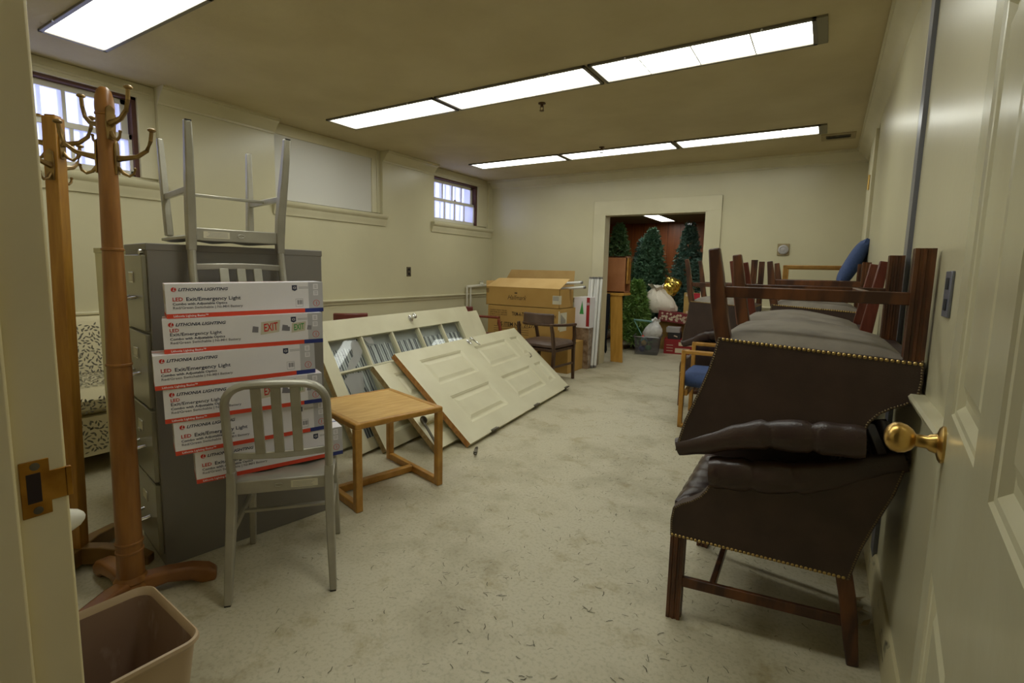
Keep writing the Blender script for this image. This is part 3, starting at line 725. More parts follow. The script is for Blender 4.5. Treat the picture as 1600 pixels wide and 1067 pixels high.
# ------------------------------------------------------------------ aluminium chairs
def metal_chair(label):
    t = thing('metal_chair', label, 'chair', (0, 0, 0), 0, 'brushed metal slat-back chairs')
    # x = width, y = forward, z up
    prof = [(-.082, 0), (-.066, .10), (-.040, .22), (-.016, .34), (-.004, .44), (-.002, .50), (-.012, .58), (-.034, .68), (-.058, .77)]
    wid = [.190, .187, .183, .179, .177, .178, .180, .180, .178]
    m = MB('alu')
    L = [Vector((-x, y, z)) for (y, z), x in zip(prof, wid)]
    arc = []
    for k in range(1, 7):
        a = PI/2*k/7; arc.append(Vector((-.178+.075*(1-math.cos(a)), -.058-.022*math.sin(a), .77+.082*math.sin(a))))
    top = [Vector((-.103, -.0815, .855)), Vector((-.05, -.088, .858)), Vector((0, -.09, .859)), Vector((.05, -.088, .858)), Vector((.103, -.0815, .855))]
    path = L[5:]+arc+top+[Vector((-p.x, p.y, p.z)) for p in reversed(arc)]+[Vector((-p.x, p.y, p.z)) for p in reversed(L[5:])]
    m.tube(path, .0185, 12, squash=(.85, 1.2), up=(0, 1, 0)); m.build('back_frame', t)
    for s in (-1, 1):
        m = MB('alu'); pts = [Vector((s*abs(p.x), p.y, p.z)) for p in L[:6]]
        m.sweep(pts[0:6], [.026, .029, .032, .034, .034, .032], [.030, .036, .042, .044, .042, .036], (1, 0, 0)); lg = m.build('leg', t, bevel=.005)
        m = MB('rubber'); m.box((s*.190-.011, -.096, -.0), (s*.190+.011, -.069, .006)); m.build('rubber_foot', lg)
    for s in (-1, 1):
        m = MB('alu'); m.sweep([(s*.187, .372, 0), (s*.182, .366, .2), (s*.174, .358, .43)], [.024, .028, .030], [.026, .036, .042], (1, 0, 0)); lg = m.build('leg', t, bevel=.005)
        m = MB('rubber'); m.box((s*.187-.010, .361, 0), (s*.187+.010, .384, .006)); m.build('rubber_foot', lg)
    m = MB('alu'); m.cushion((-.195, -.005, .430), (.195, .405, .461), .0, 16, 16, edge=.05, crease=lambda x, y: .012*math.exp(-((abs(x)-.075)/.06)**2)*min(1, max(0, (y-.02)/.1))); m.build('seat', t)
    m = MB('alu'); m.box((-.166, -.012, .405), (.166, .006, .458)); ap = m.build('seat_apron', t, bevel=.004)
    m = MB('tagwhite'); m.box((.035, -.0135, .418), (.135, -.0118, .446)); m.use('ink')
    for k in range(4): m.box((.042, -.0138, .4225+k*.0055), (.042+random.uniform(.06, .086), -.0134, .4238+k*.0055))
    m.build('label_tag', ap, smooth=0)
    m = MB('alu'); m.tube([(.0+.014*math.cos(a)-.01, -.0125, .432+.007*math.sin(a)) for a in [2*PI*i/12 for i in range(12)]], .002, 6, closed=True); m.build('oval_stamp', ap)
    for s in (-1, 1):
        m = MB('alu'); m.bar((s*.182, -.032, .255), (s*.180, .362, .255), .015, .026); m.build('stretcher', t, bevel=.003)
    m = MB('alu'); m.bar((-.18, .17, .255), (.18, .17, .255), .022, .013); m.build('cross_stretcher', t, bevel=.003)
    m = MB('alu'); m.sweep([(-.176, -.012, .566), (-.09, -.02, .562), (0, -.023, .560), (.09, -.02, .562), (.176, -.012, .566)], .026, .014, (0, .2, 1)); m.build('back_rail', t, bevel=.003)
    for x in (-.068, 0, .068):
        m = MB('alu'); m.sweep([(x, -.022, .57), (x, -.045, .68), (x*1.0, -.068, .78), (x*1.0, -.084, .852)], .036, .012, (1, 0, 0)); m.build('slat', t, bevel=.003)
    return t
mc = metal_chair('brushed metal slat-back chair on the floor with cartons stacked on its seat')
mc.location = (-1.78, 1.153, 0); mc.rotation_euler = (0, 0, math.radians(48.5))
fa = math.radians(90-11.8)
# forward direction (-.979,.204): local y rotated; flipped over about the local y axis
mc2 = dup(mc, (-2.192, 1.25, 1.848), (0, PI, math.atan2(.979, .204)), 'brushed metal slat-back chair upside down on the grey filing cabinet')

# ------------------------------------------------------------------ exit light cartons
BL_, BH_, BD_ = .555, .126, .135
def carton(kind, label):
    t = MB('white'); L, H, D = BL_, BH_, BD_
    t.box((0, 0, 0), (L, D, H))
    X = lambda u, v, e=.0006: face_frame((u, -e, v), (1, 0, 0), (0, 0, 1))
    def rect(u0, u1, v0, v1, mt, e=.0004): t.use(mt); t.poly([(u0, -e, v0), (u1, -e, v0), (u1, -e, v1), (u0, -e, v1)])
    rect(.0, L*.865, 0, .0165, 'cred'); rect(L*.865, L, 0, .0165, 'cblue'); rect(L*.895, L, .0165, H, 'cgrey')
    t.use('cred'); t.poly([(-.0004, D, 0), (-.0004, 0, 0), (-.0004, 0, .0165), (-.0004, D, .0165)])
    t.use('cred'); t.poly([(0, D*.62, H+.0004), (0, D*.7, H+.0004), (L*.8, D*.7, H+.0004), (L*.8, D*.62, H+.0004)]); t.use('cblue'); t.poly([(L*.8, D*.62, H+.0004), (L*.8, D*.7, H+.0004), (L, D*.7, H+.0004), (L, D*.62, H+.0004)])
    t.use('cred'); t.poly([(L+.0004, 0, 0), (L+.0004, D, 0), (L+.0004, D, .0165), (L+.0004, 0, .0165)])
    # end print: small pictures
    t.use('beigeink')
    for q in (.03, .09): t.poly([(-.0005, q+.04, .05), (-.0005, q, .05), (-.0005, q, .1), (-.0005, q+.04, .1)])
    # maker's logo and line
    t.use('redink'); t.poly([(.026+.0085*math.cos(a), -.0005, H-.021+.0085*math.sin(a)) for a in [2*PI*i/18 for i in range(18)]])
    t.use('white'); t.poly([(.0235, -.0008, H-.0265), (.0255, -.0008, H-.0265), (.0295, -.0008, H-.0135), (.0275, -.0008, H-.0135)]); t.poly([(.0235, -.0008, H-.0265), (.0318, -.0008, H-.0265), (.0312, -.0008, H-.0245), (.0235, -.0008, H-.0245)])
    t.use('navy'); t.text('LITHONIA LIGHTING', .0155, X(.039, H-.0265), .162, shear=.3, bold=.03)
    t.use('redink'); 
    if kind == 'a':
        t.text('LED', .019, X(.02, .063), bold=.022); t.use('navy'); t.text('Exit/Emergency Light', .019, X(.062, .063), .18, bold=.018)
    else:
        t.text('LED', .017, X(.02, .0785), bold=.018); t.use('navy'); t.text('Exit/Emergency Light', .0165, X(.02, .0635), .165, bold=.012)
    t.text('Combo with Adjustable Optics', .0125, X(.02, .048), .175, bold=.022)
    t.use('ink'); t.text('Red/Green Switchable | Ni-MH Battery', .0125, X(.02, .034), .228, bold=.018)
    t.use('white'); t.text('Lithonia Lighting Basics\u2122', .0105, X(.02, .0045), .11, bold=.022)
    # emblem and small grey lines
    u0 = L*.778; v0 = H-.034
    t.use('navy'); t.poly([(u0, -.0005, v0+.003), (u0+.010, -.0005, v0-.002), (u0+.02, -.0005, v0+.003), (u0+.02, -.0005, v0+.022), (u0, -.0005, v0+.022)])
    t.use('white'); t.text('CI', .012, X(u0+.0045, v0+.007, .0008), .011, bold=.02)
    for k in range(2): rect(u0+.026, u0+.026+.038, v0+.013-k*.005, v0+.0145-k*.005, 'ink', .0005)
    # right-hand symbols
    rect(L*.93, L*.965, H-.03, H-.008, 'white', .0006); rect(L*.93, L*.965, H-.056, H-.036, 'white', .0006)
    for k in range(3): rect(L*.938, L*.957, H-.025+k*.005, H-.0235+k*.005, 'ink', .0008); rect(L*.936, L*.96, H-.051+k*.005, H-.0495+k*.005, 'ink', .0008)
    t.use('redink'); t.tube([(L*.95+.0125*math.cos(a), -.0004, .037+.0125*math.sin(a)) for a in [2*PI*i/20 for i in range(20)]], .0009, 4, closed=True, up=(0, 1, 0)); t.text('1', .019, X(L*.95-.004, .03), bold=.01)
    if kind == 'a':
        rect(L*.80, L*.853, .024, .058, 'cgrey', .0005); rect(L*.803, L*.85, .026, .056, 'white', .0007)
        for k in range(11):
            w = random.choice((.0009, .0016)); rect(L*.812+k*.0021, L*.812+k*.0021+w, .034, .052, 'ink', .0009)
    else:
        for u, v, sc, col, mt in ((.318, .052, 1.0, 'redink', 'beigeink'), (.432, .052, .78, 'greenink', 'beigeink')):
            for dx in (-.030, .078):
                t.use('ink'); t.poly([(u+dx*sc, -.0004, v+.008*sc), (u+(dx+.022)*sc, -.0004, v+.006*sc), (u+(dx+.024)*sc, -.0004, v+.028*sc), (u+(dx+.004)*sc, -.0004, v+.032*sc)])
            t.use(mt); t.poly([(u, -.0006, v-.004*sc), (u+.068*sc, -.0006, v+.004*sc), (u+.074*sc, -.0006, v+.052*sc), (u+.004*sc, -.0006, v+.046*sc)])
            t.use(col); t.text('EXIT', .044*sc, face_frame((u+.012*sc, -.0009, v+.008*sc), (1, 0, .1), (0, 0, 1)), .052*sc, bold=.018)
    o = t.build('carton', bevel=0, smooth=0, fixn=False)
    return tag(o, label, 'box', 'white exit light cartons stacked on the metal chair')
qa = math.radians(67.5); q = Vector((math.cos(qa), math.sin(qa), 0))
qn = Vector((-q.y, q.x, 0))
za = .457
spec = [('a', 0, 0, 0), ('a', -.062, -.012, 1.0), ('b', -.088, -.014, -1.0), ('a', -.112, -.02, 1.2), ('b', -.078, .004, -1.5), ('a', -.064, .012, 1.5)]
names = ['bottom white carton of the exit light stack, on the metal seat', 'second white exit light carton from the bottom of the stack', 'third white exit light carton from the bottom, with EXIT sign pictures', 'fourth exit light carton from the bottom, jutting furthest left', 'second white exit light carton from the top, with EXIT sign pictures', 'topmost carton of the white exit light stack, level with the hanging chair back']
protos = {}
base = Vector((-1.985, .935, 0))
for k, (kd, off, nb, rot) in enumerate(spec):
    if kd not in protos: o = protos[kd] = carton(kd, names[k])
    else: o = protos[kd].copy(); COL.objects.link(o); o['label'] = names[k]
    p = base+q*off+qn*nb; o.location = (p.x, p.y, za+k*(BH_+.0015)); o.rotation_euler = (0, math.radians(-1.0), qa+math.radians(rot))

# ------------------------------------------------------------------ oak side table
def side_table():
    A = Vector((-2.008, 1.72, 0)); B = Vector((-1.871, 2.262, 0))          # outer feet of the near side
    d = (B-A); L = d.length; d.normalize(); n = Vector((-d.y, d.x, 0))     # n points towards the left wall
    t = thing('side_table', 'square golden oak side table with sled legs, in front of the leaning doors', 'table', A, math.atan2(d.y, d.x))
    # local: x along the near side, y towards the left wall
    H = .486; w = .040; D = .60
    m = MB('oakx'); m.box((w-.004, .028, H-.030), (L-w+.004, D-.028, H-.003)); m.build('tabletop', t, bevel=.002)
    for y0, y1 in ((0, .032), (D-.032, D)):
        m = MB('oakframe'); m.box((w*.6, y0, H-.034), (L-w*.6, y1, H)); m.build('apron', t, bevel=.009, seg=3)
    for x0 in (0, L-w):
        m = MB('oakframe'); m.box((x0, .0, H-.038), (x0+w, D, H)); m.build('side_rail', t, bevel=.010, seg=3)
        for y0 in (0, D-w):
            m = MB('oakframe'); m.box((x0, y0, 0), (x0+w, y0+w, H-.03)); m.build('leg', t, bevel=.006)
        m = MB('oakframe'); m.box((x0+.003, .02, .0), (x0+w-.003, D-.02, .042)); m.build('sled_bar', t, bevel=.005)
    m = MB('oakframe'); m.box((.02, D/2-.02, .003), (L-.02, D/2+.02, .042)); m.build('cross_bar', t, bevel=.004)
    return t
side_table()

# ------------------------------------------------------------------ leaning doors
DU = Vector((-.226, 2.158, 0)).normalized(); DS = Vector((-DU.y, DU.x, 0))
def lean_frame(P0, ang, u=DU):
    s = Vector((-u.y, u.x, 0)); a = math.radians(ang)
    v = s*math.cos(a)+Vector((0, 0, math.sin(a))); n = u.cross(v)
    P = Vector(P0)
    return Matrix(((u.x, v.x, n.x, P.x), (u.y, v.y, n.y, P.y), (u.z, v.z, n.z, P.z), (0, 0, 0, 1)))
def lift(T, ang): return T*math.cos(math.radians(ang))
def leaning(name, label, P0, ang, L, T, W):
    t = bpy.data.objects.new(name, None); COL.objects.link(t); t.empty_display_size = .1
    X = lean_frame((P0[0], P0[1], .001+T*math.cos(math.radians(ang))), ang) @ Matrix.Translation((0, 0, -T))
    X = lean_frame(P0, ang); X = Matrix.Translation((0, 0, .002+T*math.cos(math.radians(ang)))) @ X @ Matrix.Translation((0, 0, -T))
    t.matrix_world = X
    return tag(t, label, 'door', 'old doors leaning on the left wall')
def lock_knob(parent, x, y, z, mt='chrome', lever=False):
    m = MB(mt); X = Matrix.Translation((x, y, z))
    m.lathe([(.030, 0), (.030, .006), (.012, .012), (.011, .035)], 22, X); m.build('rose', parent)
    if lever:
        m = MB(mt); m.lathe([(.013, .03), (.018, .036), (.018, .052), (.012, .056)], 18, X); m.tube([(x, y, z+.045), (x+.01, y-.03, z+.05), (x+.03, y-.085, z+.05), (x+.045, y-.09, z+.048)], [.011, .009, .0075, .006], 8); m.build('lever_handle', parent)
    else:
        m = MB(mt); m.lathe([(.011, .03), (.02, .036), (.026, .048), (.024, .06), (.012, .067), (.001, .068)], 20, X); m.build('knob', parent)
EDGE2 = {'base': 'slabpaint', 'x0': 'edgedull'}
EDGE = {'base': 'slabpaint', 'x0': 'edge'}
# front six-panel door
t = leaning('panelled_door', 'cream six-panel door lying on its long edge, frontmost of the leaning doors', (-2.101, 2.848, 0), 41, 2.13, .044, .913)
m = MB('slabpaint'); EDGE['base'] = 'slabpaint'
pans = [(x0, x1, y0, y1) for x0, x1 in ((.205, .835), (1.07, 1.72), (1.835, 2.015)) for y0, y1 in ((.14, .41), (.535, .80))]
panel_door(m, .913, 2.13, .044, pans, depth=.012); slab_edges(m, .913, 2.13, .044, EDGE); m.build('door_leaf', t, smooth=0)
lock_knob(t, 1.055, .865, .044, 'chrome', True)
for x in (.38, 1.22, 2.05):
    m = MB('steel'); m.box((x-.05, -.002, .010), (x+.05, .0005, .048)); m.box((x-.05, 0, .043), (x+.05, .016, .0465)); m.tube([(x-.052, -.001, .051), (x+.052, -.001, .051)], .0085, 8); m.build('hinge', t)
m = MB('steel'); m.tube([(1.885, .495, .044), (1.89, .49, .062), (1.90, .515, .07), (1.915, .545, .062)], [.006, .006, .004, .003], 7); m.build('peg', t)
# second panelled door just behind it
t = leaning('panelled_door', 'cream panelled door with a closer arm, directly behind the frontmost leaning door', (-2.219, 2.625, 0), 43, 2.10, .042, .79)
m = MB('slabpaint'); pans = [(x0, x1, y0, y1) for x0, x1 in ((.14, .66), (.80, 1.32), (1.45, 1.96)) for y0, y1 in ((.10, .35), (.45, .68))]
panel_door(m, .785, 2.10, .042, pans, depth=.014); slab_edges(m, .785, 2.10, .042, EDGE2); m.build('door_leaf', t, smooth=0)
c = MB('closer'); 
c.lathe([(.002, 0), (.030, 0), (.031, .004), (.031, .10), (.028, .115), (.020, .12), (.020, .175), (.012, .185), (.001, .186)], 22, Matrix(((0, 0, 1, .035), (1, 0, 0, .232), (0, 1, 0, .080), (0, 0, 0, 1))))
c.box((.08, .20, .042), (.22, .266, .062)); cl = c.build('door_closer', t, smooth=40)
c = MB('steel'); c.lathe([(.0295, 0), (.0295, .006)], 22, Matrix(((0, 0, -1, .033), (1, 0, 0, .232), (0, 1, 0, .080), (0, 0, 0, 1)))); c.lathe([(.010, .006), (.010, .016)], 12, Matrix(((0, 0, -1, .033), (1, 0, 0, .232), (0, 1, 0, .080), (0, 0, 0, 1)))); c.build('end_cap', cl)
c = MB('steel'); c.sweep([(.015, .245, .086), (.012, .16, .076), (.006, .06, .062), (.0, .004, .050)], .022, .007, (1, 0, 0)); c.build('closer_arm', cl, bevel=.001)
# low panelled leaf under them
t = leaning('panelled_door', 'narrow cream panelled leaf low behind the oak table, under the other doors', (-2.508, 2.419, 0), 57, 1.9, .04, .43)
m = MB('slabpaint'); pans = [(x0, x1, .10, .33) for x0, x1 in ((.16, .78), (.92, 1.55))]
panel_door(m, .43, 1.9, .04, pans, depth=.014); slab_edges(m, .43, 1.9, .04, EDGE2); m.build('door_leaf', t, smooth=0)
# glazed door
GW, GL, GT = .99, 2.12, .044
t = leaning('glazed_door', 'cream door with rows of glass panes lying on its side, its knob at the top edge', (-2.60, 2.27, 0), 62, GL, GT, GW)
fx = (.107, 1.875); fy = (.085, .835); px0 = [.107+.3672*k for k in range(5)]; py0 = [.085+.26*k for k in range(3)]
m = MB('slabpaint')
m.box((0, 0, 0), (fx[0], GW, GT)); m.box((fx[1], 0, 0), (GL, GW, GT)); m.box((fx[0], 0, 0), (fx[1], fy[0], GT)); m.box((fx[0], fy[1], 0), (fx[1], GW, GT))
m.use('edgedull'); m.box((-.0015, 0, .002), (0, GW, GT-.002))
m.build('door_frame', t, bevel=.002)
m = MB('slabpaint')
for k in range(1, 5): x = .107+.3672*k-.04; m.prism([(x, .004), (x+.012, GT-.006), (x+.028, GT-.006), (x+.04, .004)], fy[0], fy[1])
for k in range(1, 3): y = .085+.26*k-.03; m.prism([(y, .004), (y+.009, GT-.007), (y+.021, GT-.007), (y+.03, .004)], fx[0], fx[1], axis='x')
m.build('glazing_bars', t, bevel=0)
for i in range(5):
    for j in range(3):
        x0 = px0[i]; x1 = x0+(.327 if i < 4 else .30); y0 = py0[j]; y1 = y0+.23
        m = MB('doorglass'); m.box((x0-.006, y0-.006, GT*.45), (x1+.006, y1+.006, GT*.45+.003)); m.build('pane', t, smooth=0)
m = MB('pleat'); n = 150
for k in range(n):
    xa = .05+(1.86)*k/n; xb = .05+1.86*(k+1)/n; za = -.022+.006*math.sin(k*1.9); zb = -.022+.006*math.sin((k+1)*1.9)
    ya = .04; yb = .775-.03*(k/n)+.006*math.sin(k*.7)
    m.poly([(xa, ya, za), (xb, ya, zb), (xb, yb, zb), (xa, yb, za)])
m.use('curtain'); m.poly([(.05, .03, -.034), (1.91, .03, -.034), (1.91, .9, -.034), (.05, .9, -.034)])
cur = m.build('curtain', t, smooth=0)
m = MB('paperfilm')
def scrap(pts, z=.004):
    m.poly([(x, y, GT*.45+z) for x, y in pts])
scrap([(.20, .60), (.27, .60), (.36, .66), (.42, .72), (.41, .80), (.37, .825), (.33, .79), (.31, .70), (.24, .655)]); scrap([(.13, .53), (.16, .40), (.22, .38), (.30, .45), (.33, .56), (.20, .57)], .0045); scrap([(.475, .83), (.52, .77), (.575, .765), (.57, .825)])
scrap([(.112, .60), (.115, .64), (.16, .60)])
m.build('torn_paper', t, smooth=0)
lock_knob(t, 1.12, .93, GT, 'chrome')
# plain slab behind
t = leaning('slab_door', 'plain cream slab door rearmost of the leaning stack, behind the glazed one', (-2.78, 2.22, 0), 62.5, 2.62, .044, .895)
m = MB('slabpaint'); m.box((0, 0, 0), (2.62, .895, .044)); m.build('door_leaf', t, bevel=.003)
# loose hinge arm on the floor
t = thing('closer_arm', 'small steel closer arm on the floor at the corner of the frontmost leaning door', 'closer arm', (-2.02, 2.80, 0), math.radians(-58))
m = MB('steel'); m.box((-.07, -.012, .002), (.03, .012, .010)); m.tube([(-.07, 0, .008), (-.09, .004, .008)], .010, 8); m.build('arm_plate', t, bevel=.002)
m = MB('steel'); m.bar((.02, 0, .012), (.085, .006, .020), .014, .006); m.lathe([(.013, .0), (.013, .02)], 12, Matrix.Translation((.03, 0, .004))); m.build('arm_link', t, bevel=.001)

# ------------------------------------------------------------------ low-back armchairs by the left wall
def captain(name, label, loc, rz, wood, pad, group='low-back wooden armchairs'):
    t = thing(name, label, 'chair', loc, rz, group)
    # forward = +y; width .58; back curved rail at y=-.24
    m = MB(pad); m.cushion((-.26, -.22, .40), (.26, .27, .475), .018, 10, 10, edge=.06); m.build('seat', t)
    m = MB(wood); m.box((-.25, -.21, .37), (.25, .25, .405)); m.build('seat_frame', t, bevel=.006)
    for sx, sy, l in ((-.235, -.20, 0), (.235, -.20, 0), (-.245, .235, 1), (.245, .235, 1)):
        m = MB(wood)
        if l: m.sweep([(sx, sy+.01, 0), (sx, sy, .38), (sx*1.08, sy-.02, .52), (sx*1.12, sy-.05, .655)], [.032, .036, .034, .032], [.032, .038, .034, .032], (1, 0, 0))
        else: m.sweep([(sx, sy-.03, 0), (sx, sy, .38), (sx*.98, sy-.035, .60), (sx*.95, sy-.06, .70)], [.032, .036, .034, .03], [.032, .038, .034, .03], (1, 0, 0))
        m.build('leg', t, bevel=.004)
    pts = []
    for k in range(17):
        a = PI*(k/16); x = -.285*math.cos(a); y = .19 - .44*math.sin(a)**.62
        pts.append(Vector((x, y, .672+.012*math.sin(a))))
    m = MB(wood); m.sweep(pts, .03, [.05]*17, (0, 0, 1)); m.build('arm_rail', t, bevel=.008)
    bp = [p for p in pts if p.y < -.12]
    m = MB(pad); m.sweep([p+Vector((0, .004, .062)) for p in bp], .13, .042, (0, 0, 1)); m.build('back_pad', t, bevel=.014, seg=3)
    for s in (-1, 1):
        m = MB(wood); m.bar((s*.235, -.21, .2), (s*.245, .235, .2), .02, .026); m.build('stretcher', t, bevel=.003)
    return t
captain('wooden_armchair', 'dark wooden low-back armchair with a worn brown vinyl seat by the cardboard boxes', (-2.79, 5.27, 0), math.radians(-4), 'darkwood', 'vinyl')
captain('wooden_armchair', 'red-stained wooden armchair half hidden behind the leaning doors, its arm near the boxes', (-3.74, 5.16, 0), math.radians(-82), 'redwood', 'vinylred')
captain('wooden_armchair', 'oxblood padded armchair showing only its back top over the glazed door', (-4.09, 3.47, 0), math.radians(49), 'redwood', 'vinylred').scale = (.78, 1, 1.04)

# ------------------------------------------------------------------ cardboard boxes in the far corner
def cbox(name, label, lo, hi, rz=0, mt='card', flaps=None, extra=None, group='cardboard boxes in the far corner', tape=True):
    cx, cy = (lo[0]+hi[0])/2, (lo[1]+hi[1])/2
    t = thing(name, label, 'box', (cx, cy, lo[2]), rz, group)
    a, b, h = (hi[0]-lo[0])/2, (hi[1]-lo[1])/2, hi[2]-lo[2]
    m = MB(mt)
    if flaps:
        w = .005
        for q in (((-a, -b, 0), (a, -b+w, h)), ((-a, b-w, 0), (a, b, h)), ((-a, -b, 0), (-a+w, b, h)), ((a-w, -b, 0), (a, b, h)), ((-a, -b, 0), (a, b, w))): m.box(*q)
    else: m.box((-a, -b, 0), (a, b, h))
    if extra: extra(m, a, b, h)
    m.build('carton_body', t, bevel=0 if extra else .003, smooth=0, fixn=False)
    if flaps:
        for (p0, p1, o1, o2) in flaps(a, b, h):
            f = MB('cardin'); p0, p1, o1, o2 = (Vector(p) for p in (p0, p1, o1, o2))
            n = (p1-p0).cross(o1-p0).normalized()*.003
            f.poly([p0, p1, o2, o1]); f.poly([p+n for p in (p0, o1, o2, p1)])
            for q, r in ((p0, p1), (p1, o2), (o2, o1), (o1, p0)): f.poly([q, r, r+n, q+n])
            f.build('flap', t, smooth=0)
    return t
def front(b, u, v, e=.0012): return face_frame((u, -b-e, v), (1, 0, 0), (0, 0, 1))
def hall(m, a, b, h):
    m.use('cardink'); m.text('Hallmark', .088, front(b, -.22, .085), .30, shear=.45, bold=.0)
    m.poly([(-.085+p, -b-.0012, .165+q) for p, q in ((-.02, 0), (.02, 0), (.024, .022), (.010, .010), (0, .028), (-.010, .010), (-.024, .022))])
    for k in range(2): m.poly([(-a+.012+k*.02, -b-.001, h-.085), (-a+.022+k*.02, -b-.001, h-.085), (-a+.020+k*.02, -b-.001, h-.02), (-a+.010+k*.02, -b-.001, h-.02)])
    m.use('tagwhite'); m.poly([(a-.10, -b-.001, .055), (a+.0, -b-.001, .055), (a+.0, -b-.001, .165), (a-.10, -b-.001, .165)])
    m.poly([(a+.001, -b, .055), (a+.001, -b+.05, .055), (a+.001, -b+.05, .165), (a+.001, -b, .165)])
    m.use('ink')
    for k in range(9): m.poly([(a-.092+k*.009, -b-.0016, .10), (a-.088+k*.009, -b-.0016, .10), (a-.088+k*.009, -b-.0016, .155), (a-.092+k*.009, -b-.0016, .155)])
def trim(m, a, b, h):
    m.use('cardink'); m.text('TRIM-A-TREE SPEC TREE WREATH', .072, front(b, -.165, h-.125), .66, bold=.02)
    m.text("K'S ITEM NO. 21277", .075, front(b, -.40, h-.27), .60, bold=.02)
    for k in range(5): m.text(('CONTENTS WREATH TREE SPEC', 'KEEP FROM HEAT AND FIRE', 'STORE IN A COOL DRY PLACE', 'INDOOR USE', 'HANDLE WITH CARE')[k], .026, front(b, -.52, h-.075-k*.028), .28 if k < 3 else .17, bold=.01)
    for k in range(4): m.poly([(-.45, -b-.001, .055+k*.03), (.1, -b-.001, .055+k*.03), (.1, -b-.001, .06+k*.03), (-.45, -b-.001, .06+k*.03)])
    m.use('tagwhite'); m.poly([(a-.02, -b-.001, .16), (a-.02+.02, -b-.001, .16), (a, -b-.001, .40), (a-.02, -b-.001, .40)])
    m.poly([(a+.001, -b+.005, .14), (a+.001, -b+.20, .14), (a+.001, -b+.20, h-.05), (a+.001, -b+.005, h-.05)])
    m.use('navy')
    for k in range(7): m.poly([(a+.0016, -b+.03+k*.02, .24), (a+.0016, -b+.04+k*.02, .24), (a+.0016, -b+.04+k*.02, .36-.012*k), (a+.0016, -b+.03+k*.02, .36-.012*k)])
XB0, XB1 = -3.93, -2.83; YB = 5.72
cbox('cardboard_box', 'lowest plain cardboard box of the corner stack, behind the dark armchair', (-3.96, 5.70, 0), (-2.70, 6.2, .385), 0)
cbox('cardboard_box', 'long cardboard box printed TRIM-A-TREE, under the open one', (-3.93, 5.70, .387), (-2.83, 6.22, .815), 0, extra=trim)
cbox('cardboard_box', 'open cardboard box with raised flaps and a script logo, topmost in the corner', (-3.965, 5.70, .818), (-2.84, 6.10, 1.065), 0, extra=hall,
     flaps=lambda a, b, h: [((-a, -b, h), (a, -b, h), (-a+.10, -b+.16, h+.115), (a+.06, -b+.16, h+.13)), ((a, b, h), (-a, b, h), (a+.02, b-.02, h+.235), (-a+.16, b-.02, h+.235)), ((-a, b, h), (-a, -b, h), (-a-.02, b-.03, h+.08), (-a-.02, -b+.03, h+.08))])
def tree_print(m, a, b, h):
    m.use('giftdk'); m.poly([(a-.045, -b-.001, .02), (a, -b-.001, .02), (a, -b-.001, h), (a-.045, -b-.001, h)])
    m.use('greenink'); m.poly([(-.03, -b-.001, h*.45), (.03, -b-.001, h*.45), (.005, -b-.001, h*.9)])
    m.use('white'); m.text('NEW', .05, front(b, a-.04, h*.75, .0015), .035)
cbox('carton', 'white and red carton with a tree picture, beside the open cardboard box', (-2.85, 6.16, .55), (-2.625, 6.5, .955), 0, mt='white', extra=tree_print, group=None)
cbox('cardboard_box', 'cardboard box wrapped in shiny brown plastic, on the floor by the white tubes', (-2.86, 6.16, 0), (-2.625, 6.52, .548), 0, mt='brownwrap')
cbox('cardboard_box', 'tall narrow cardboard box on the floor, right end of the corner stack', (-2.695, 5.62, 0), (-2.66+.0, 6.1, .50), 0) if False else None
# white fluorescent tubes: two lying in the open box, six standing by the doorway
def tube_lamp(label, p0, p1, group):
    p0 = Vector(p0); p1 = Vector(p1); d = p1-p0; L = d.length
    t = bpy.data.objects.new('fluorescent_tube', None); COL.objects.link(t); t.empty_display_size = .1
    t.matrix_world = Matrix.Translation(p0) @ d.to_track_quat('Z', 'Y').to_matrix().to_4x4(); tag(t, label, 'tube', group)
    m = MB('tube'); m.lathe([(.019, .02), (.019, L-.02)], 16); m.build('glass', t)
    for z0, z1, zp in ((0, .024, -.01), (L-.024, L, L)):
        m = MB('tubeend'); m.lathe([(.0192, z0), (.0192, z1)], 16)
        for s in (-1, 1): m.box((s*.006-.001, -.001, zp), (s*.006+.001, .001, zp+.01))
        m.build('end_cap', t)
    return t
tube_lamp('white fluorescent tube poking out of the open cardboard box, upper of two', (-3.5, 5.90, 1.085), (-2.66, 5.98, 1.155), 'tubes lying in the open box')
tube_lamp('white fluorescent tube poking out of the open cardboard box, lower of two', (-3.5, 5.95, 1.02), (-2.62, 5.985, 1.095), 'tubes lying in the open box')
tp = [(-2.735, 6.30), (-2.70, 6.335), (-2.695, 6.27), (-2.655, 6.30), (-2.615, 6.33), (-2.61, 6.27), (-2.575, 6.30)]
tl = ['leftmost of the white tubes standing by the storeroom doorway', 'white standing tube at the back left of the bundle by the doorway', 'white standing tube, second along the front of the bundle by the doorway', 'white standing tube in the middle of the bundle by the doorway', 'white standing tube at the back right of the bundle by the doorway', 'white standing tube, second from the right of the bundle by the doorway', 'rightmost of the white tubes standing by the storeroom doorway']
for (x, y), l in zip(tp, tl): tube_lamp(l, (x, y, .012), (x+.003, y+.10, 1.222), 'white tubes standing by the doorway')
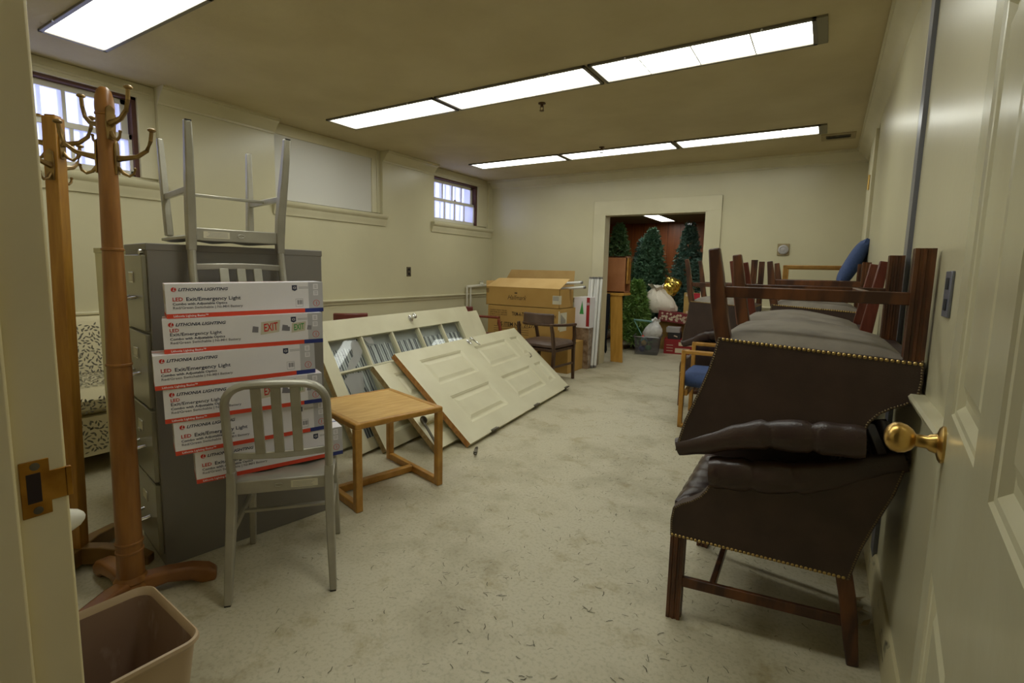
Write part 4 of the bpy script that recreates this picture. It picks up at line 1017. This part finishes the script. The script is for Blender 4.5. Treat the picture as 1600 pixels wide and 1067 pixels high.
# wall pipes in the corner
t = thing('wall_pipe', 'white painted pipe bracket above the chair rail in the far left corner', 'pipe', (LX, 5.9, 0))
m = MB('pipe'); m.tube([(.045, .0, 1.035), (.05, .25, 1.045), (.05, .62, 1.055)], .022, 10); m.build('horizontal_pipe', t)
for y in (.0, .085):
    m = MB('pipe'); m.tube([(.052, y, .0), (.052, y, 1.03)], .014, 10); m.build('vertical_pipe', t)
m = MB('pipe'); m.lathe([(.03, 0), (.034, .02), (.02, .04), (.03, .05), (.03, .06)], 14, Matrix.Translation((.055, .36, 1.06))); m.build('valve', t)
# round gauge on the back wall
t = thing('wall_thermostat', 'small round grey fitting on the back wall, right of the storeroom doorway', 'thermostat', (-.455, BY, 1.595))
XT = Matrix(((1, 0, 0, 0), (0, 0, -1, 0), (0, 1, 0, 0), (0, 0, 0, 1)))
m = MB('ventmetal'); m.box((-.062, -.012, -.068), (.062, 0, .068)); m.build('back_plate', t, bevel=.006)
m = MB('boxsilver'); m.lathe([(.055, .01), (.052, .03), (.035, .036), (.03, .03), (.012, .034), (.001, .036)], 24, XT); m.build('dial', t)

# ------------------------------------------------------------------ leather armchairs
W_ = .65
def interp(P, s):
    for (a, b), (c, d) in zip(P, P[1:]):
        if a <= s <= c: return b+(d-b)*(s-a)/(c-a)
    return P[-1][1]
def nails(mb, pts, r=.0058, pitch=.0135, out=(0, -1, 0)):
    o = Vector(out); acc = 0
    for p, q in zip(pts, pts[1:]):
        p = Vector(p); q = Vector(q); L = (q-p).length
        while acc < L:
            c = p+(q-p)*(acc/L)
            d = (q-p).normalized(); e = o.cross(d)
            ring0 = [mb.v(c+(d*math.cos(2*PI*k/8)+e*math.sin(2*PI*k/8))*r) for k in range(8)]
            ring1 = [mb.v(c+(d*math.cos(2*PI*k/8)+e*math.sin(2*PI*k/8))*r*.65+o*r*.5) for k in range(8)]
            top = mb.v(c+o*r*.72)
            for k in range(8): mb.face([ring0[k], ring0[(k+1) % 8], ring1[(k+1) % 8], ring1[k]]); mb.face([ring1[k], ring1[(k+1) % 8], top])
            acc += pitch
        acc -= L
SIDE_BACK = [(.545, .305), (.556, .36), (.570, .42), (.592, .488), (.618, .56), (.640, .62), (.656, .69), (.664, .735)]
SCOOP = [(-.02, .33), (-.022, .39), (-.016, .44), (.01, .462), (.04, .478), (.07, .50), (.092, .53), (.104, .565), (.106, .60)]
TOPARM = [(.106, .60), (.24, .61), (.38, .63), (.46, .655), (.56, .70), (.664, .738)]
def leather_chair(label, legs='walnut', straight=False, ext=0, tap=True):
    t = thing('leather_armchair', label, 'chair', (0, 0, 0), 0, 'brown leather armchairs stacked by the right wall')
    BOT = [(-.02, .328), (.545, .302)]
    poly = SCOOP+[p for p in TOPARM[1:]]+SIDE_BACK[::-1]
    for y0, y1, sg in ((0, .05, -1), (W_-.05, W_, 1)):
        m = MB('leather'); m.prism(poly, y0, y1); sp = m.build('side_panel', t, bevel=.006)
        n = MB('nail'); yy = y0 if sg < 0 else y1; ne = MB('nailedge'); nf = MB('nailedge')
        o = (0, sg, 0)
        nails(n, [(-.012, yy, .336), (.538, yy, .310)], out=o)
        nails(ne, [(s-.005, yy, z+.003) for s, z in SIDE_BACK], .0033, .0085, o); nails(nf, [(s+.005, yy, z-.002) for s, z in SCOOP], .0033, .0085, o); ne.build('rear_nailheads', sp, smooth=60); nf.build('arm_nailheads', sp, smooth=60)
        n.build('nailhead_trim', sp, smooth=60)
        # padded arm roll along the top
        m = MB('leatherroll'); pts = []; rad = []; N = 40
        yc = .022 if sg < 0 else W_-.022
        for k in range(N+1):
            s = .098+(.660-.098)*k/N; z = interp([(.09, .592), (.24, .603), (.38, .62), (.46, .645), (.56, .692), (.68, .735)], s)
            r = interp([(.09, .05), (.12, .060), (.30, .060), (.40, .056), (.50, .046), (.60, .038), (.68, .03)], s)
            for c in (.235, .36): r -= .010*math.exp(-((s-c)/.009)**2)
            r += .0012*math.sin(s*70)
            pts.append((s, yc, z)); rad.append(r)
        m.tube(pts, rad, 16, squash=(.86, 1.0)); m.build('arm_roll', t, smooth=60)
    # back
    m = MB('leather'); inner = [(s-.085, z) for s, z in SIDE_BACK]
    m.prism([p for p in SIDE_BACK]+inner[::-1], .04, W_-.04); m.build('back_panel', t, bevel=.008, smooth=60)
    m = MB('leatherroll'); m.tube([(.640, y, .725) for y in (.02, .1, .2, .32, .44, .54, .62)], [.029]*7, 14); m.build('back_roll', t)
    m = MB('leatherroll')
    for k in range(6):
        y0 = .05+k*(W_-.1)/6; y1 = y0+(W_-.1)/6
        m.tube([(.455, (y0+y1)/2, .45), (.50, (y0+y1)/2, .55), (.545, (y0+y1)/2, .66), (.585, (y0+y1)/2, .72)], [(y1-y0)*.52]*4, 10, squash=(1, .6))
    m.build('back_padding', t, smooth=60)
    m = MB('leather'); m.box((-.018, .01, .33), (.50, W_-.01, .40)); m.build('seat_base', t, bevel=.006)
    n = MB('nail'); nails(n, [(-.019, .02, .338), (-.019, W_-.02, .338)], out=(-1, 0, 0)); n.build('nailhead_trim', t, smooth=60)
    m = MB('leatherroll'); m.cushion((-.02, .05, .385), (.50, W_-.05, .475), .014, 20, 24, edge=.05, crease=lambda x, y: .010*sum(math.exp(-((y-W_*q)/.010)**2) for q in (.25, .42, .58, .75)))
    m.build('seat_cushion', t, smooth=60)
    m = MB('dust'); nx, ny = 14, 14; G = []
    for i in range(nx+1):
        row = []
        for j in range(ny+1):
            a, b = i/nx, j/ny; bu = .058*(math.sin(PI*a)*math.sin(PI*b))**.45+.006*math.sin(9*a+5*b)*math.sin(PI*a)*math.sin(PI*b)
            row.append(m.v((.02+.52*a, .012+(W_-.024)*b, .328-.022*a-bu)))
        G.append(row)
    for i in range(nx):
        for j in range(ny): m.face([G[i][j], G[i+1][j], G[i+1][j+1], G[i][j+1]])
    m.build('dust_cover', t, smooth=60, fixn=False)
    # legs and stretchers
    yl = (.028, W_-.028)
    for y in yl:
        m = MB(legs)
        if straight:
            m.sweep([(-.035, y, 0), (.01, y, .34)], [.034, .048], [.036, .05], (0, 1, 0)); m.build('leg', t, bevel=.004)
            m = MB(legs); m.sweep([(.60, y, 0), (.535, y, .33)], [.034, .046], [.036, .048], (0, 1, 0)); m.build('leg', t, bevel=.004)
        else:
            w = .0245; g = .0035; pf = []
            prof = [(-w, -w), (-.014, -w), (-.012, -w+g), (-.005, -w+g), (-.003, -w), (.003, -w), (.005, -w+g), (.012, -w+g), (.014, -w)]
            ring2 = []
            for k in range(4):
                c, s = [(1, 0), (0, 1), (-1, 0), (0, -1)][k]
                ring2 += [(a*c-b*s, a*s+b*c) for a, b in prof]
            m.prism([(a+.006, b+y) for a, b in ring2], .001-ext, .335, axis='z'); m.build('leg', t, bevel=0, smooth=20)
            m = MB(legs); m.sweep(([(.60, y, -ext)] if ext else [])+[(.580, y, 0), (.566, y, .09), (.556, y, .17), (.545, y, .24), (.528, y, .32)], ([.04] if ext else [])+[.040, .043, .045, .046, .046], ([.036] if ext else [])+[.036, .044, .050, .05, .05], (0, 1, 0)); m.build('leg', t, bevel=.005)
        m = MB(legs); m.bar((.02, y, .148), (.56, y, .148), .020, .038); m.build('stretcher', t, bevel=.003)
    m = MB(legs); m.bar((.13, yl[0], .148), (.13, yl[1], .148), .020, .036); m.build('cross_stretcher', t, bevel=.003)
    def taper(o):
        for ch in o.children:
            for v in ch.data.vertices: v.co.y = W_/2+(v.co.y-W_/2)*(1-.082*max(0, v.co.x)/.558/(W_/2))
            taper(ch)
    if tap: taper(t)
    def unrake(o):
        for ch in o.children:
            for v in ch.data.vertices: v.co.x -= .07*max(0, v.co.z-.33)/.41*min(1, max(0, (v.co.x-.25)/.3))
            unrake(ch)
    if ext: unrake(t)
    return t
def chair_pair(bottom, label_low, label_up, P, ang, zt=1.393, straight=None, slide=.650, up_src=None):
    # lower chair upright at P (near front foot), upper one turned over on it
    for ch in bottom.children:
        if ch.name.startswith('dust_cover'):
            ch.data = ch.data.copy()
            for v in ch.data.vertices: v.co.z = max(v.co.z, .304)
    low = bottom; low.location = (P[0], P[1], 0); low.rotation_euler = (0, 0, ang); low['label'] = label_low
    c, s = math.cos(ang), math.sin(ang)
    # turned over: rotate pi about the local width axis, so front points the other way
    upc = up_src; upc.location = (P[0]+c*slide, P[1]+s*slide, zt); upc.rotation_euler = (0, PI, ang); upc['label'] = label_up
    return low, upc
proto = leather_chair('x'); proto_red = leather_chair('x', 'mahog', True)
AA = 0
a_up = leather_chair('x', tap=False)
chair_pair(proto, 'upright brown leather armchair nearest the camera, back against the right wall', 'upside-down brown leather armchair nearest the camera, its fluted leg pointing up', (-.400, 1.826), AA, zt=1.388, up_src=a_up, slide=.640)
a_up.location.y = 1.855; a_up.rotation_euler.z = math.radians(1); proto.rotation_euler.z = math.radians(1.2)
b_low = copy_tree(proto); b_low.rotation_euler = (0, 0, 0); chair_pair(b_low, 'upright brown leather armchair under the one with reddish splayed legs', 'upside-down leather armchair with reddish splayed legs, second stack from the camera', (-.425, 2.76), 0, 1.372, up_src=proto_red, slide=.60)
c_low = copy_tree(proto); c_up = copy_tree(a_up); chair_pair(c_low, 'upright leather armchair at the bottom of the third stack from the camera', 'upside-down leather armchair on the third stack from the camera, below the oak frame', (-.425, 4.05), 0, 1.40, up_src=c_up, slide=.645)
d_low = copy_tree(proto); d_up = leather_chair('x', 'walnut', False, .09, False); chair_pair(d_low, 'upright leather armchair behind the oak armchair with the blue seat', 'upside-down leather armchair nearest the storeroom doorway, behind the oak armchair', (-1.14, 5.0), 0, 1.345, up_src=d_up, slide=.58)

# ------------------------------------------------------------------ oak sled armchairs with blue seats
def oak_chair(label):
    t = thing('oak_armchair', label, 'chair', (0, 0, 0), 0, 'oak armchairs with blue upholstery')
    D, Wd, H, b = .54, .62, .665, .032
    for y in (0, Wd-.045):
        m = MB('oakframe'); m.box((0, y, 0), (.036, y+.045, H)); m.build('front_post', t, bevel=.006)
        m = MB('oakframe'); m.box((D-.036, y, 0), (D, y+.045, H)); m.build('rear_post', t, bevel=.006)
        m = MB('oakframe'); m.box((0, y, H-.034), (D, y+.045, H)); m.build('arm', t, bevel=.008)
        m = MB('oakframe'); m.box((0, y, 0), (D, y+.045, .034)); m.build('sled_bar', t, bevel=.006)
    for x in (.03, D-.065):
        m = MB('oakframe'); m.box((x, .04, .27), (x+.032, Wd-.04, .32)); m.build('cross_rail', t, bevel=.004)
    m = MB('blue'); m.cushion((-.01, .05, .345), (D-.03, Wd-.05, .455), .016, 12, 12, edge=.06); m.build('seat', t, smooth=60)
    X = Matrix.Translation((D-.06, 0, .42)) @ Matrix.Rotation(math.radians(-78), 4, 'Y')
    m = MB('blue'); m.cushion((.0, .05, -.04), (.40, Wd-.05, .04), .014, 12, 12, X=X, edge=.07); m.build('backrest', t, smooth=60)
    return t
o1 = oak_chair('oak armchair with a blue seat standing in front of the leather chair stacks'); o1.location = (-.985, 4.285, 0); o1.rotation_euler = (0, 0, math.radians(4))
E_LOC = (-.40, 5.48)
o2 = dup(o1, (E_LOC[0]-.02, E_LOC[1], 0), (0, 0, math.radians(2)), 'upright oak armchair under the overturned oak one, behind the leather stacks')
o3 = dup(o1, (E_LOC[0]+.575, E_LOC[1]-.02, 1.40), (0, PI, math.radians(2)), 'overturned oak armchair on top, its sled bar level above the leather stacks')
def blue_chair(label):
    t = thing('blue_chair', label, 'chair', (0, 0, 0), 0)
    for y in (.06, .44):
        m = MB('steel'); m.sweep([(.0, y, 0), (.02, y, .42)], .022, .022, (0, 1, 0)); m.build('leg', t, bevel=.003)
        m = MB('steel'); m.sweep([(.46, y, 0), (.42, y, .42), (.46, y, .55)], .022, .022, (0, 1, 0)); m.build('leg', t, bevel=.003)
    m = MB('blue'); m.cushion((0, 0, .40), (.47, .5, .48), .016, 12, 12, edge=.07); m.build('seat', t, smooth=60)
    X = Matrix.Translation((.45, 0, .47)) @ Matrix.Rotation(math.radians(-66), 4, 'Y')
    m = MB('blue'); m.cushion((0, 0, -.045), (.40, .5, .045), .014, 14, 14, X=X, edge=.12); m.build('backrest', t, smooth=60)
    return t
# stack with the blue chair against the right wall
g_low = copy_tree(c_low); g_low.location = (-.46, 4.80, 0); g_low.rotation_euler = (0, 0, 0); g_low['label'] = 'upright leather armchair carrying the blue chair by the right wall'
bc = blue_chair('blue upholstered chair perched high on the stacks by the right wall'); bc.location = (-.36, 4.86, .765)

# ------------------------------------------------------------------ storeroom beyond the doorway
AX0, AX1, AY0, AY1, AZ = -4.6, -.4, BY+.15, 10.9, 2.35
m = MB('wood'); m.box((AX0, AY1, 0), (AX1, AY1+.1, AZ+.1))
o = struct(m.build('wall_storeroom_back', smooth=0))
m = MB('void'); 
for k in range(16): m.box((AX0+.1+k*.26, AY1-.002, 0), (AX0+.106+k*.26, AY1, AZ))
m.build('panel_groove', o, smooth=0)
m = MB('wood'); m.box((AX0-.1, AY0, 0), (AX0, AY1+.1, AZ+.1)); struct(m.build('wall_storeroom_left', smooth=0))
m = MB('wood'); m.box((AX1, AY0, 0), (AX1+.1, AY1+.1, AZ+.1)); struct(m.build('wall_storeroom_right', smooth=0))
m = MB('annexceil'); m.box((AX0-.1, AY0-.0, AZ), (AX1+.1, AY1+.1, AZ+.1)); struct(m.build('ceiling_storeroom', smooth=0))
light_fixture(-2.99, -2.67, 9.25, 10.5, 'fluorescent ceiling light inside the storeroom, seen through the doorway', AZ, None)
light_fixture(-2.99, -2.67, 7.3, 8.55, 'added fill light out of view on the storeroom ceiling, left one', AZ, 'added unseen storeroom fill lights'); light_fixture(-1.6, -1.28, 7.3, 8.55, 'added fill light out of view on the storeroom ceiling, right one', AZ, 'added unseen storeroom fill lights')  # two unseen fixtures added to brighten the trees and the storeroom

def pine(name, label, loc, H, Rb, mt, nb, seed, droop=.12, tip=0, needle=.05, base=.25, group='artificial trees in the storeroom'):
    rnd = random.Random(seed)
    t = thing(name, label, 'tree', loc, 0, group)
    m = MB('trunk'); m.tube([(0, 0, 0), (0, 0, H*.96)], [.02, .008], 8); m.build('trunk', t)
    m = MB(mt)
    def needles(p, q, k, L):
        d = (q-p); l = d.length; d.normalize()
        for i in range(k):
            c = p+d*(l*(i+rnd.random())/k)
            a = Vector((rnd.gauss(0, 1), rnd.gauss(0, 1), rnd.gauss(0, .7))); a = (a-d*a.dot(d))
            if a.length < .05: continue
            a.normalize(); e = (a*.8+d*.75).normalized(); w = e.cross(Vector((rnd.gauss(0, 1), rnd.gauss(0, 1), rnd.gauss(0, 1)))).normalized()*L*.10
            LL = L*rnd.uniform(.7, 1.2)
            m.poly([c-w, c+e*LL*.6-w*.8, c+e*LL, c+e*LL*.6+w*.8, c+w])
    for i in range(nb):
        f = (i+.5)/nb; z = H*(base/H+(1-base/H)*f)*.99
        R = Rb*(1-f)**.8*rnd.uniform(.82, 1.15)+.05
        a = i*2.39996+rnd.uniform(-.3, .3)
        d = Vector((math.cos(a), math.sin(a), 0)); p0 = Vector((0, 0, z)); p1 = p0+d*R*.55+Vector((0, 0, .05*R)); p2 = p0+d*R+Vector((0, 0, -droop*R))
        needles(p0+d*R*.15, p1, 16, needle); needles(p1, p2, 22, needle)
        for s in (-1, 1):
            for g in (.4, .7):
                b0 = p0+(p2-p0)*g; sd = Vector((-d.y, d.x, 0))*s
                needles(b0, b0+(d*.6+sd*.8)*R*.33+Vector((0, 0, .01)), 13, needle)
    needles(Vector((0, 0, H*.9)), Vector((0, 0, H)), 30, needle)
    m.build('foliage', t, smooth=0, fixn=False)
    m = MB('trunk')
    for k in range(3):
        a = k*2.1; m.bar((0, 0, .05), (.22*math.cos(a), .22*math.sin(a), .01), .03, .02)
    m.build('stand', t)
    return t
pine('pine_tree', 'wide dark green artificial tree in the middle of the storeroom', (-2.80, 9.35, 0), 2.10, .50, 'needle', 190, 1, needle=.075)
pt = pine('pine_tree', 'tall artificial tree with a silver top at the right of the storeroom', (-2.22, 9.75, 0), 2.22, .46, 'needleblue', 150, 2, needle=.075)
m = MB('silver'); m.ball((0, 0, 2.20), .07, (1, 1, .8), 10); m.ball((.06, 0, 2.18), .045, n=8); m.build('top_ornament', pt)
pine('pine_tree', 'dark artificial tree at the left of the storeroom, above the wooden cabinet', (-3.42, 9.3, 0), 2.2, .50, 'needledark', 140, 3, needle=.075)
pine('pine_tree', 'smaller artificial tree leaning between the wide tree and the cabinet', (-3.08, 9.75, 0), 1.95, .42, 'needleblue', 120, 6, needle=.075)
pine('pine_tree', 'low bluish artificial tree behind the red gift bag', (-2.0, 9.48, 0), 1.55, .36, 'needleblue', 110, 5, needle=.07)
pine('pine_tree', 'small bright green artificial tree behind the clear plastic tub', (-2.73, 8.42, 0), 1.15, .29, 'needlelight', 120, 4, needle=.085, droop=.25, base=.18)

# oak desk end with a small cabinet and dark cloth
t = thing('oak_desk', 'golden oak desk end standing just inside the storeroom doorway', 'desk', (-2.62, 6.90, 0), 0)
m = MB('ply'); m.box((-.55, .0, .965), (.19, .30, 1.0)); m.build('desk_top', t, bevel=.003)
m = MB('ply'); m.prism([(.18, .0), (.205, .0), (.155, .965), (.13, .965)], .02, .05); m.prism([(.03, 0), (.20, 0), (.15, .965), (-.02, .965)], .022, .048); m.build('end_panel', t, bevel=.002)
m = MB('ply'); m.box((-.52, .03, 0), (-.47, .28, .965)); m.build('side_panel', t, bevel=.002)
t = thing('dark_cloth', 'black cloth hanging from the oak desk beside the storeroom doorway', 'cloth', (-2.67, 6.86, 0), 0)
m = MB('black'); G = []
for i in range(13):
    G.append([m.v((-.10+.155*i/12+.02*math.sin(j*.6)*(j/10), -.0+.014*math.sin(i*1.3+j*.2), .99-.82*j/10-.05*math.sin(i*.8)*(j/10))) for j in range(11)])
for i in range(12):
    for j in range(10): m.face([G[i][j], G[i+1][j], G[i+1][j+1], G[i][j+1]])
o = m.build('cloth_drape', t, smooth=60, fixn=False); sm = o.modifiers.new('thick', 'SOLIDIFY'); sm.thickness = .012
t = thing('wooden_cabinet', 'small brown wooden cabinet with its door ajar, on the oak desk', 'cabinet', (-2.69, 6.98, 1.002), 0)
m = MB('cabwood'); m.box((-.25, 0, 0), (.24, .02, .52)) ; m.box((-.25, 0, 0), (-.23, .21, .52)); m.box((-.25, 0, .50), (.25, .21, .52)); m.box((-.25, 0, 0), (.25, .21, .02)); m.box((-.25, .19, 0), (.25, .21, .52)); m.build('carcass', t, bevel=.003)
m = MB('oakframe'); X = Matrix.Translation((.25, .02, .13)) @ Matrix.Rotation(math.radians(8), 4, 'Z'); m.box((0, 0, 0), (.022, .19, .37), X); d = m.build('cabinet_door', t, bevel=.003)
m = MB('oak'); m.box((.022, .05, .05), (.028, .15, .32), X); m.build('door_panel', d, bevel=.003)

# clear tub, bags, gifts
t = thing('plastic_tub', 'clear grey plastic tub full of odds and ends on the storeroom floor', 'tub', (-2.40, 8.08, 0), math.radians(12))
m = MB('tote'); R = loft(m, [ring(.17, .24, .03, .0), ring(.195, .265, .03, .27), ring(.215, .285, .035, .275), ring(.215, .285, .035, .29)]); m.face(R[0][::-1]); o = m.build('tub_body', t, fixn=False)
m = MB('tubeend'); m.tube([(x, y, .288) for x, y in rrect(.21, .28, .035)], .008, 6, closed=True); m.build('tub_rim', t)
for k, (c, x, y, z, r) in enumerate((('cblue', -.08, -.14, .08, .055), ('goldprint', -.05, -.16, .18, .045), ('greenink', .02, -.12, .1, .05), ('teal', -.06, .02, .2, .06), ('boxblack', .02, .05, .24, .07))):
    m = MB(c); m.ball((0, 0, 0), r, (1, 1, .9), 12); m.use('goldprint'); m.lathe([(r*.2, r*.85), (r*.2, r*1.02)], 10); o = m.build('christmas_ornament')
    p = Vector((-2.40, 8.08, z)) + Matrix.Rotation(math.radians(12), 3, 'Z') @ Vector((x, y, 0)); o.location = p
    tag(o, ('blue ball low in the clear plastic tub', 'gold ball high in the clear plastic tub', 'green ball in the clear plastic tub', 'teal ball at the top of the clear plastic tub', 'black ball heaped at the top of the clear plastic tub')[k], 'ornament', 'ornaments in the clear tub')
def blob(name, label, cat, loc, r, sc, mt, seed, amp=.25, n=26):
    rnd = random.Random(seed); m = MB(mt); m.ball((0, 0, 0), r, sc, n)
    ph = [(Vector((rnd.gauss(0, 1), rnd.gauss(0, 1), rnd.gauss(0, 1)))*rnd.uniform(6, 16)/r*.1, rnd.uniform(0, 6)) for _ in range(8)]
    pl = [(Vector((rnd.gauss(0, 1), rnd.gauss(0, 1), rnd.gauss(0, .8))).normalized(), rnd.uniform(.62, .95)) for _ in range(16)]
    for v in m.bm.verts:
        f = 1+amp*(sum(abs(math.sin(a.dot(v.co)*1.5+p)) for a, p in ph)/5-.6)
        u = v.co.normalized()
        for nn, dd in pl:
            k = u.dot(nn)
            if k > dd: f *= 1-.55*(k-dd)
        v.co *= f*rnd.uniform(.96, 1.03)
    zmin = min(v.co.z for v in m.bm.verts)
    for v in m.bm.verts: v.co.z -= zmin
    o = m.build(name, smooth=0); o.location = loc; return tag(o, label, cat)
def sack(name, label, cat, loc, R, H, mt, seed, lean=0):
    rnd = random.Random(seed); m = MB(mt); n = 48; rings = []
    prof = [(.80, 0), (.98, .10), (1.05, .24), (1.02, .40), (.90, .56), (.66, .72), (.40, .86), (.30, .92), (.42, 1.0), (.50, 1.05)]
    ph = [rnd.uniform(0, 6) for _ in range(6)]
    for i, (r, z) in enumerate(prof):
        ring = []
        for j in range(n):
            a = 2*PI*j/n; f = 1+.10*math.sin(3*a+ph[0]+z*2)+.09*abs(math.sin(4*a+ph[1]-z*3))+.08*abs(math.sin(7.5*a+ph[2]+z*4))+rnd.uniform(-.035, .035)
            ring.append(m.v((R*r*f*math.cos(a)+lean*z*H, R*.8*r*f*math.sin(a), H*z*(1+.05*math.sin(5*a+ph[3])+.06*math.sin(2*a+ph[4])))))
        rings.append(ring)
    for A, B in zip(rings, rings[1:]):
        for j in range(n): m.face([A[j], A[(j+1) % n], B[(j+1) % n], B[j]])
    m.face(rings[0][::-1]); m.face(rings[-1])
    o = m.build(name, smooth=28); o.location = loc; return tag(o, label, cat)
sack('plastic_bag', 'white crumpled plastic bag on top of the clear tub', 'bag', (-2.33, 7.99, .27), .125, .28, 'plasticbag', 3, .25)
t = thing('teal_hanger', 'pale teal plastic rod with a red ball, leaning in the clear tub', 'rod', (-2.42, 7.86, .275), 0)
m = MB('teal'); m.tube([(-.16, .0, .27), (.0, -.03, .02)], .008, 8); m.tube([(-.16, 0, .27), (.12, .05, .255)], .014, 8); m.build('rod', t)
m = MB('cred'); m.ball((.01, -.03, .015), .024, n=10); m.build('red_ball', t)
def gift(name, label, loc, sz, rz, mt, deco=None, cat='box', tilt=0):
    m = MB(mt); a, b, h = sz; m.box((-a/2, -b/2, 0), (a/2, b/2, h))
    if deco: deco(m, a, b, h)
    o = m.build(name, smooth=0, fixn=False); o.location = loc; o.rotation_euler = (0, math.radians(tilt), rz); return tag(o, label, cat)
def flowers(mt, n, seed, r=.02):
    def f(m, a, b, h):
        rnd = random.Random(seed); m.use(mt)
        for k in range(n):
            u = rnd.uniform(-a/2+r, a/2-r); v = rnd.uniform(r, h-r); s = rnd.uniform(.5, 1)*r
            m.poly([(u+s*(1 if i % 2 else .5)*math.cos(i*PI/5), -b/2-.001, v+s*(1 if i % 2 else .5)*math.sin(i*PI/5)) for i in range(10)])
            u = rnd.uniform(-b/2+r, b/2-r); v = rnd.uniform(r, h-r)
            m.poly([(-a/2-.001, u-s*(1 if i % 2 else .5)*math.cos(i*PI/5), v+s*(1 if i % 2 else .5)*math.sin(i*PI/5)) for i in range(10)])
    return f
def label_deco(m, a, b, h):
    m.use('cream'); m.poly([(-a*.05, -b/2-.001, h*.6), (a*.35, -b/2-.001, h*.6), (a*.35, -b/2-.001, h*.85), (-a*.05, -b/2-.001, h*.85)])
    m.poly([(-a*.15, -b/2-.001, h*.1), (a*.3, -b/2-.001, h*.1), (a*.3, -b/2-.001, h*.42), (-a*.15, -b/2-.001, h*.42)])
    for k in range(3): m.poly([(-a*.42, -b/2-.001, h*(.2+k*.2)), (-a*.22, -b/2-.001, h*(.2+k*.2)), (-a*.22, -b/2-.001, h*(.23+k*.2)), (-a*.42, -b/2-.001, h*(.23+k*.2))])
gift('gift_box', 'red patterned box on the storeroom floor, right of the clear tub', (-1.96, 8.42, 0), (.50, .36, .232), math.radians(12), 'giftdk', label_deco)
gift('gift_box', 'black shoebox with pale lettering, on the red patterned floor box', (-2.06, 8.42, .234), (.20, .26, .105), math.radians(10), 'boxblack', lambda m, a, b, h: (m.use('cream'), m.poly([(-.01, -b/2-.001, .05), (.05, -b/2-.001, .03), (.05, -b/2-.001, .05), (0, -b/2-.001, .065)])))
gift('gift_box', 'silver grey flat box on top of the black shoebox', (-2.08, 8.42, .341), (.21, .26, .075), math.radians(8), 'boxsilver')
gift('gift_box', 'small red and white box standing on the floor box, under the gift bag', (-1.80, 8.44, .234), (.19, .26, .24), math.radians(10), 'giftred', flowers('cream', 14, 5, .04))
gift('moving_box', 'brown cardboard box hidden under the gift parcels', (-2.30, 8.87, 0), (.62, .40, .47), math.radians(10), 'card')
gift('gift_box', 'maroon flowered gift box lying across the middle of the pile', (-2.16, 8.68, .478), (.52, .30, .17), math.radians(14), 'maroon', flowers('cream', 46, 8, .032), tilt=6)
t = thing('gift_bag', 'tall red and gold gift bag at the right of the storeroom pile', 'bag', (-1.83, 8.86, .476), math.radians(10))
m = MB('goldprint'); m.box((-.21, -.09, 0), (.21, .09, .50)); m.use('giftred'); m.box((-.06, -.0915, 0), (.10, -.089, .50)); flowers('cream', 26, 11, .03)(m, .42, .18, .5); m.build('bag_body', t, smooth=0, fixn=False)
m = MB('gold'); m.tube([(-.07, -.09, .48), (-.05, -.1, .6), (.05, -.1, .6), (.07, -.09, .48)], .004, 6); m.build('handle', t)
gift('gift_box', 'plain white box beside the gift bag, against the low tree', (-1.53, 8.84, .476), (.16, .2, .44), math.radians(6), 'white')
gift('gift_box', 'red box supporting the tall gift bag at the back of the pile', (-1.70, 8.86, 0), (.54, .34, .474), math.radians(8), 'giftdk')
sack('paper_sack', 'off-white crumpled paper sack on top of the gift pile', 'sack', (-2.38, 8.72, .62), .24, .44, 'paper', 9, -.25)
blob('foil_bow', 'shiny gold foil bow behind the paper sack', 'bow', (-2.27, 8.84, .90), .12, (1.2, .7, 1.1), 'gold', 12, .8, 26)

# ------------------------------------------------------------------ litter on the floor
m = MB('pine'); rnd = random.Random(21)
for k in range(1500):
    y = rnd.uniform(.9, 6.5); x = rnd.uniform(-2.0+.0*y, .1)
    if rnd.random() < .55: x = rnd.gauss(-.9, .45); y = abs(rnd.gauss(2.6, 1.3))+.8
    if not (-2.4 < x < .2): continue
    a = rnd.uniform(0, PI); L = rnd.uniform(.005, .017); w = rnd.uniform(.0007, .0014); d = Vector((math.cos(a), math.sin(a), 0)); s = Vector((-d.y, d.x, 0)); bnd = s*rnd.uniform(-.005, .005)
    p = Vector((x, y, .0012)); h = Vector((0, 0, .0012))
    m.poly([p-d*L-s*w+h, p-s*w+bnd+h, p+d*L-s*w+h, p+d*L+s*w+h, p+s*w+bnd+h, p-d*L+s*w+h])
tag(m.build('fallen_needles', smooth=0, fixn=False), 'dark fallen pine needles scattered over the concrete floor', 'needles', kind='stuff')
m = MB('scrap')
for k in range(16):
    a = rnd.uniform(0, 6.28); L = rnd.uniform(.012, .04); cx, cy = .175+rnd.gauss(0, .028), 2.30+rnd.gauss(0, .05); z = rnd.uniform(.002, .016)
    d = Vector((math.cos(a), math.sin(a), rnd.uniform(-.3, .3))); s = Vector((-math.sin(a), math.cos(a), rnd.uniform(-.3, .3)))*.4
    p = Vector((cx, cy, z+.008)); m.poly([p-d*L, p+s*L, p+d*L, p-s*L*.7])
tag(m.build('litter_scraps', smooth=0, fixn=False), 'small heap of dry plaster and leaf scraps at the right baseboard', 'litter', kind='stuff')
